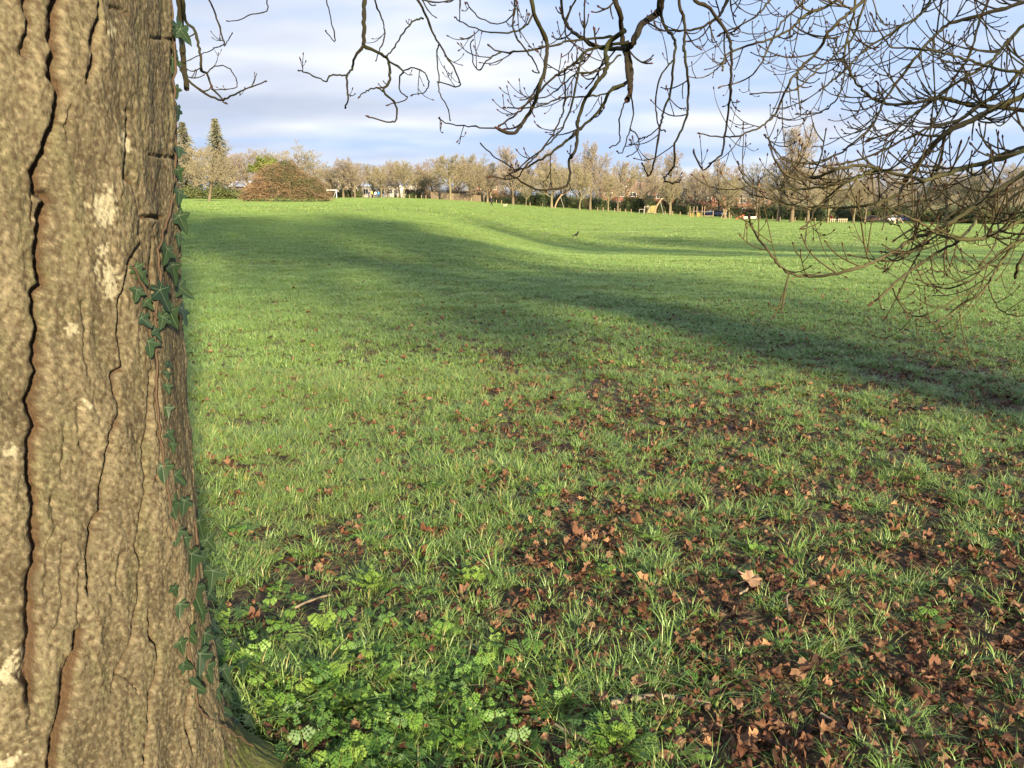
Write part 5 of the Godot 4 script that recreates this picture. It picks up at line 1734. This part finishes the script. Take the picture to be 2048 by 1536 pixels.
func make_treeline() -> void:
	var kinds := []
	for k in 10:
		kinds.append(bare_mesh(k % 5, 300 + k))
	rng.seed = 1001
	# [px, base distance, top y in the photograph, width factor, kind, label]
	var T := [
		[395, 175, 262, 1.3, 1, "bare brown tree rising beside the left spruce"], [470, 178, 305, 1.2, 4, "low bare tree between the spruce and the bramble mound"], [500, 185, 298, 1.1, 0, "slim bare tree left of the yellow-green pine"], [590, 165, 275, 1.15, 1, "tall rounded bare tree behind the bramble mound"],
		[687, 207, 312, 1.25, 5, "broad bare tree just right of the goal"], [710, 205, 318, 1.1, 0, "bare tree with ivy-brown crown left of the people"], [763, 208, 330, 0.95, 3, "small fan-shaped bare tree beside the blue-jacketed person"], [808, 206, 318, 1.1, 8, "fan-shaped bare tree left of the bollards"], [848, 214, 322, 1.0, 4, "slim reddish bare tree left of the board fence"],
		[901, 196, 304, 1.25, 3, "dense olive bare tree in front of the board fence"], [951, 196, 332, 0.75, 6, "small bare tree just left of the walker"], [975, 200, 306, 1.1, 1, "bare tree leaning over the walker"], [1026, 192, 290, 0.95, 7, "tall bare tree with pale trunk right of the walker"], [1052, 188, 360, 0.8, 8, "sapling right of the pale-trunked tree"],
		[1103, 186, 322, 1.3, 3, "broad fan-shaped bare tree behind the leaning post"], [1159, 187, 335, 0.95, 8, "small rounded bare tree right of the leaning post"], [1180, 190, 276, 0.85, 2, "tall slender bare tree left of centre right shrubs"], [1216, 188, 345, 0.9, 3, "small olive bare tree left of the brick house"], [1235, 192, 318, 0.9, 7, "slim upright bare tree in front of the red brick house"],
		[1290, 192, 345, 1.1, 0, "dark twiggy bare tree above the exercise bars"], [1340, 196, 296, 1.05, 2, "tall feathery bare tree behind the leaning post's strut"], [1339, 184, 352, 1.05, 3, "low olive bare tree right of the yellow panel"], [1395, 198, 340, 1.15, 5, "rounded bare tree behind the climbing frame"], [1437, 206, 336, 1.1, 1, "domed bare tree above the parked blue car"],
		[1458, 186, 352, 1.0, 8, "dense bare tree right of the swing frame"], [1512, 196, 322, 1.0, 6, "bare tree behind the orange slide"], [1555, 182, 300, 1.0, 0, "bare tree left of the tallest one behind the boughs"], [1583, 178, 248, 0.95, 7, "tallest bare tree, seen through the right boughs"], [1615, 176, 310, 1.0, 1, "bare tree right of the tallest one"],
		[1655, 185, 345, 1.0, 3, "olive bare tree above the red-jacketed person"], [1706, 186, 352, 1.1, 8, "bare tree with forked pale trunk left of the cars"], [1729, 186, 330, 0.8, 2, "slender bare tree just left of the red car"], [1772, 196, 330, 1.2, 5, "bare tree behind the silver car"], [1830, 185, 335, 1.2, 1, "bare tree right of the blue car"], [1890, 178, 320, 1.2, 0, "bare tree deep behind the right boughs"], [1950, 172, 330, 1.2, 3, "broad bare tree near the right edge"], [2010, 165, 320, 1.2, 5, "bare tree at the right edge of the picture"], [2080, 162, 310, 1.2, 1, "bare tree just beyond the right edge"]]
	for q in T:
		var p := place(q[0], q[1])
		var top := at(q[0], q[2], 1.0) - EYE
		var height: float = EYE.y + q[1] * top.y / -top.z - p.y
		spawn_tree(kinds[q[4]], p, height, height * q[3], q[5])
	# the rows behind, which close the view under the crowns
	for k in 84:
		var px := -400.0 + 30.5 * k + rng.randf_range(-9.0, 9.0)
		var low := 1.0 - 0.22 * ramp(px, 600, 680) * (1.0 - ramp(px, 840, 900))
		spawn_tree(kinds[[4, 1, 9, 0, 2, 4, 6][k % 7]], place(px, 252.0 + rng.randf_range(-12.0, 25.0)), rng.randf_range(9.5, 15.5 + 3.5 * ramp(px, 900, 1100)) * low, 17.0, "pale back-row bare tree " + whereabouts(px), "back row of bare trees")
	for k in 44:
		var px := 600.0 + 34.5 * k + rng.randf_range(-10.0, 10.0)
		var low := 1.0 - 0.25 * (1.0 - ramp(px, 840, 900))
		spawn_tree(kinds[[5, 8, 1, 4, 3, 0][k % 6]], place(px, 216.0 + rng.randf_range(-7.0, 7.0)), rng.randf_range(6.5, 13.0) * low, 13.0, "small bare tree of the middle row " + whereabouts(px), "middle row of bare trees")
	var thicket := []
	for k in 3:
		thicket.append(thicket_mesh(700 + k))
	rng.seed = 1002
	for k in 56:
		var px := 590.0 + 27.0 * k + rng.randf_range(-6.0, 6.0)
		if px > 655.0 and px < 815.0:
			continue
		var h := rng.randf_range(2.2, 4.2)
		var t := thing("thicket", place(px, 224.0 + rng.randf_range(-3.0, 3.0)), "brown leafless thicket at the foot of trees " + whereabouts(px), "shrub", "thickets under the tree line", rng.randf() * TAU)
		part("twigs", thicket[k % 3], t)
		t.scale = Vector3(2.6, h, 2.6)
	# leaning tree on the left
	var lt := spawn_tree(kinds[1], place(418, 100), 8.0, 8.2, "leaning bare tree with pale trunk at the left of the field", "", "leaning_tree")
	lt.rotation = Vector3(0, 0.4, -0.20)
	# spruces, pine, hedge, bramble
	rng.seed = 77
	var con := conifer_mesh()
	for q in [[378, 215, 243, "left, shorter spruce rising above the bare trees", 9.0], [443, 212, 236, "right, darker spruce with pointed top at the far left", 8.2]]:
		var p := place(q[0], q[1])
		var top := at(q[0], q[2], 1.0) - EYE
		var height: float = EYE.y + q[1] * top.y / -top.z - p.y
		var t := thing("spruce_tree", p, q[3], "tree", "", q[0])
		part("trunk", con[0], t)
		part("crown", con[1], t)
		t.scale = Vector3(height * 0.165 * q[4] / 9.0, height * 0.1, height * 0.165 * q[4] / 9.0)
	var green_a := Color(0.030, 0.048, 0.016)
	var green_b := Color(0.065, 0.085, 0.024)
	var shrubs := [shrub_mesh(61, green_a, green_b), shrub_mesh(62, green_a * 0.7, green_b * 0.8), shrub_mesh(63, Color(0.05, 0.07, 0.02), Color(0.11, 0.12, 0.035))]
	var pine := shrub_mesh(64, Color(0.075, 0.10, 0.02), Color(0.15, 0.17, 0.035))
	rng.seed = 78
	var pt := thing("pine_tree", place(538, 150), "yellow-green pine crown showing above the bramble mound", "tree")
	var pb := Build.new()
	pb.tube(PackedVector3Array([Vector3(0, -0.1, 0), Vector3(0.2, 4, 0), Vector3(0.3, 7.5, 0)]), PackedFloat32Array([0.3, 0.24, 0.15]), 8, Color(0.15, 0.09, 0.05))
	part("trunk", pb.mesh(m.bark), pt)
	for q in [[0.0, 5.6, 3.2], [-2.2, 4.9, 2.2], [1.9, 5.0, 2.4]]:
		var o := part("crown", pine[1], pt, Vector3(q[0], q[1], 0))
		o.scale = Vector3(q[2], q[2] * 0.95, q[2])
	for q in [[100, 150, 5.5, 3.4], [150, 150, 5.5, 3.6], [200, 150, 5.5, 3.2], [250, 150, 5.5, 3.6], [300, 150, 5.5, 3.4], [352, 150, 5.0, 3.6], [392, 152, 5.5, 3.3], [436, 154, 5.0, 3.7], [478, 156, 5.0, 2.9]]:
		spawn_shrub(shrubs[2], place(q[0], q[1]), Vector3(q[2], q[3], q[2] * 0.7), "section of the dull green hedge along the far left edge", "left hedge", "hedge", "hedge")
	var S := [[640, 216, 3.0, 2.6], [668, 216, 4.0, 2.4], [700, 220, 5.0, 3.2], [826, 214, 3.0, 2.2], [880, 212, 3.5, 2.0], [955, 208, 3.2, 2.2], [985, 206, 3.2, 2.0], [1010, 204, 3.2, 2.4], [1050, 202, 3.6, 4.6], [1085, 202, 4.2, 5.2], [1120, 204, 4.0, 4.6], [1150, 205, 4.0, 3.6], [1190, 206, 4.0, 4.4], [1215, 206, 4.0, 3.8], [1262, 200, 4.2, 5.4], [1290, 199, 4.2, 6.2], [1318, 204, 3.0, 3.6], [1360, 206, 4.0, 3.6], [1385, 208, 4.0, 4.0], [1465, 208, 4.0, 3.6], [1500, 208, 3.0, 3.0], [1528, 204, 4.0, 4.8], [1560, 204, 4.0, 4.4], [1600, 202, 4.4, 4.6], [1640, 202, 4.4, 5.0], [1680, 206, 4.4, 4.6], [1720, 207, 4.4, 4.8], [1760, 208, 4.4, 4.6], [1800, 208, 4.4, 5.0], [1845, 200, 4.6, 4.6], [1890, 192, 4.6, 4.8], [1935, 186, 4.6, 5.0], [1980, 180, 4.6, 4.6], [2030, 176, 4.6, 5.0], [2080, 172, 4.6, 4.6]]
	for k in S.size():
		var q: Array = S[k]
		spawn_shrub(shrubs[k % 3 if k % 5 != 0 else 1], place(q[0], q[1]), Vector3(q[2], q[3], q[2] * 0.8), "dark evergreen shrub under the trees " + whereabouts(q[0]), "understorey shrubs")
	# the bramble mound
	var bp := place(573, 96)
	var br := thing("bramble_mound", bp, "large bramble mound, brown in front and green at the flanks", "shrub")
	var canes := Build.new()
	var leaves := Build.new()
	for k in 4200:
		var p := mound_point(rng.randf_range(0.25, 1.04))
		var dir := (Vector3(rng.randf_range(-1, 1), rng.randf_range(-0.35, 0.6), rng.randf_range(-1, 1)) + Vector3(p.x * 0.08, 0, p.z * 0.1)).normalized()
		var pts := PackedVector3Array([p])
		var l := rng.randf_range(0.5, 1.5)
		for j in 4:
			dir = (dir + Vector3(0, -0.16, 0) + jitter(0.28)).normalized()
			pts.append(pts[j] + dir * l / 4.0)
		if pts[4].y < 0.0:
			continue
		canes.tube(pts, PackedFloat32Array([0.022, 0.02, 0.017, 0.014, 0.008]), 3, Color(0.26, 0.175, 0.095).lerp(Color(0.11, 0.085, 0.05), rng.randf()), Color(0, 0, 0, 0), false)
	for k in 19000:
		var p := mound_point(pow(rng.randf_range(0.0, 1.0), 0.45) * 1.03)
		var brown := 0.5 + 1.1 * fine_noise.get_noise_2d(p.x * 0.22, p.y * 0.35 + 5.0) - 0.20 * (p.x - 0.2) - 0.06 * p.y
		if absf(p.x) > 4.0:
			brown -= 0.4
		var n := jitter(1.0).normalized()
		var t := n.cross(Vector3.UP + jitter(0.3)).normalized() * rng.randf_range(0.05, 0.11)
		var u := n.cross(t) * 0.7
		var col := Color(0.04, 0.05, 0.02).lerp(Color(0.11, 0.115, 0.045), rng.randf())
		if rng.randf() < brown:
			if rng.randf() < 0.45:
				continue
			col = Color(0.13, 0.075, 0.04).lerp(Color(0.24, 0.15, 0.08), rng.randf())
		leaves.quad(p - t, p - u, p + t, p + u, col)
	part("canes", canes.mesh(m.bark), br)
	part("foliage", leaves.mesh(m.leaf), br)

func thicket_mesh(sd: int) -> ArrayMesh:
	rng.seed = sd
	var b := Build.new()
	for k in 420:
		var a := rng.randf() * TAU
		var r := sqrt(rng.randf()) * 0.7
		var p := Vector3(cos(a) * r, -0.02, sin(a) * r)
		var e := p + Vector3(cos(a) * 0.35, rng.randf_range(0.5, 1.0), sin(a) * 0.35) + jitter(0.25)
		b.tube(PackedVector3Array([p, p.lerp(e, 0.5) + jitter(0.08), e]), PackedFloat32Array([0.014, 0.011, 0.006]), 3, Color(0.17, 0.125, 0.075).lerp(Color(0.10, 0.085, 0.05), rng.randf()), Color(0, 0, 0, 0), false)
	return b.mesh(m.bark)

func mound_point(depth: float) -> Vector3:
	var a := rng.randf() * TAU
	var rr := sqrt(rng.randf())
	var p := Vector3(cos(a) * 5.1 * rr, 0, sin(a) * 3.5 * rr)
	p.y = maxf(mound_top(p) * depth, 0.03) if rr < 0.97 else rng.randf() * 0.8
	return p

func mound_top(p: Vector3) -> float:
	var x := p.x + 0.5
	var r := Vector2(p.x / 5.2, p.z / 3.6).length()
	return 4.9 * pow(maxf(1.0 - r * r, 0.02), 0.55) * (0.78 + 0.22 * exp(-x * x / 3.0) + 0.08 * sin(p.x * 1.9))

# ---------------------------------------------------------------- everything
func _ready() -> void:
	air()
	ground_noise.seed = 2; ground_noise.frequency = 0.2; ground_noise.fractal_octaves = 3
	patch_noise.seed = 14; patch_noise.frequency = 0.33; patch_noise.fractal_octaves = 3
	fine_noise.seed = 6; fine_noise.frequency = 1.9; fine_noise.fractal_octaves = 3
	rng.seed = 1
	m.grass = vcol(0.42, 0.58, 0.45)
	m.herb = vcol(0.5, 0.4, 0.5)
	m.leaf = vcol(0.6, 0.4, 0.3)
	m.litter = vcol(0.75, 0.3, 0.15)
	m.ivy = vcol(0.5, 0.4, 0.25)
	m.bark = vcol(0.9, 0.3)
	m.cloth = vcol(0.8, 0.3)
	m.brick = paint(0.22, 0.095, 0.062, 0.9)
	m.slate = paint(0.12, 0.11, 0.11, 0.7)
	m.tile = paint(0.17, 0.10, 0.075, 0.8)
	m.white_paint = paint(0.72, 0.71, 0.68, 0.6)
	m.dark_paint = paint(0.05, 0.05, 0.06, 0.5)
	m.render_wall = paint(0.5, 0.47, 0.42, 0.8)
	m.pale_roof = paint(0.48, 0.46, 0.44, 0.7)
	m.glass = paint(0.03, 0.035, 0.04, 0.08)
	var t0 := Time.get_ticks_msec()
	make_ground()
	print("ground ", Time.get_ticks_msec() - t0)
	make_near_trees()
	print("near trees ", Time.get_ticks_msec() - t0)
	make_treeline()
	print("tree line ", Time.get_ticks_msec() - t0)
	make_park()
	make_beings()
	print("park ", Time.get_ticks_msec() - t0)
	rng.seed = 5
	make_ivy()
	make_parsley()
	rng.seed = 8
	make_grass()
	print("grass ", Time.get_ticks_msec() - t0)
	rng.seed = 9
	make_litter()
	print("litter ", Time.get_ticks_msec() - t0)
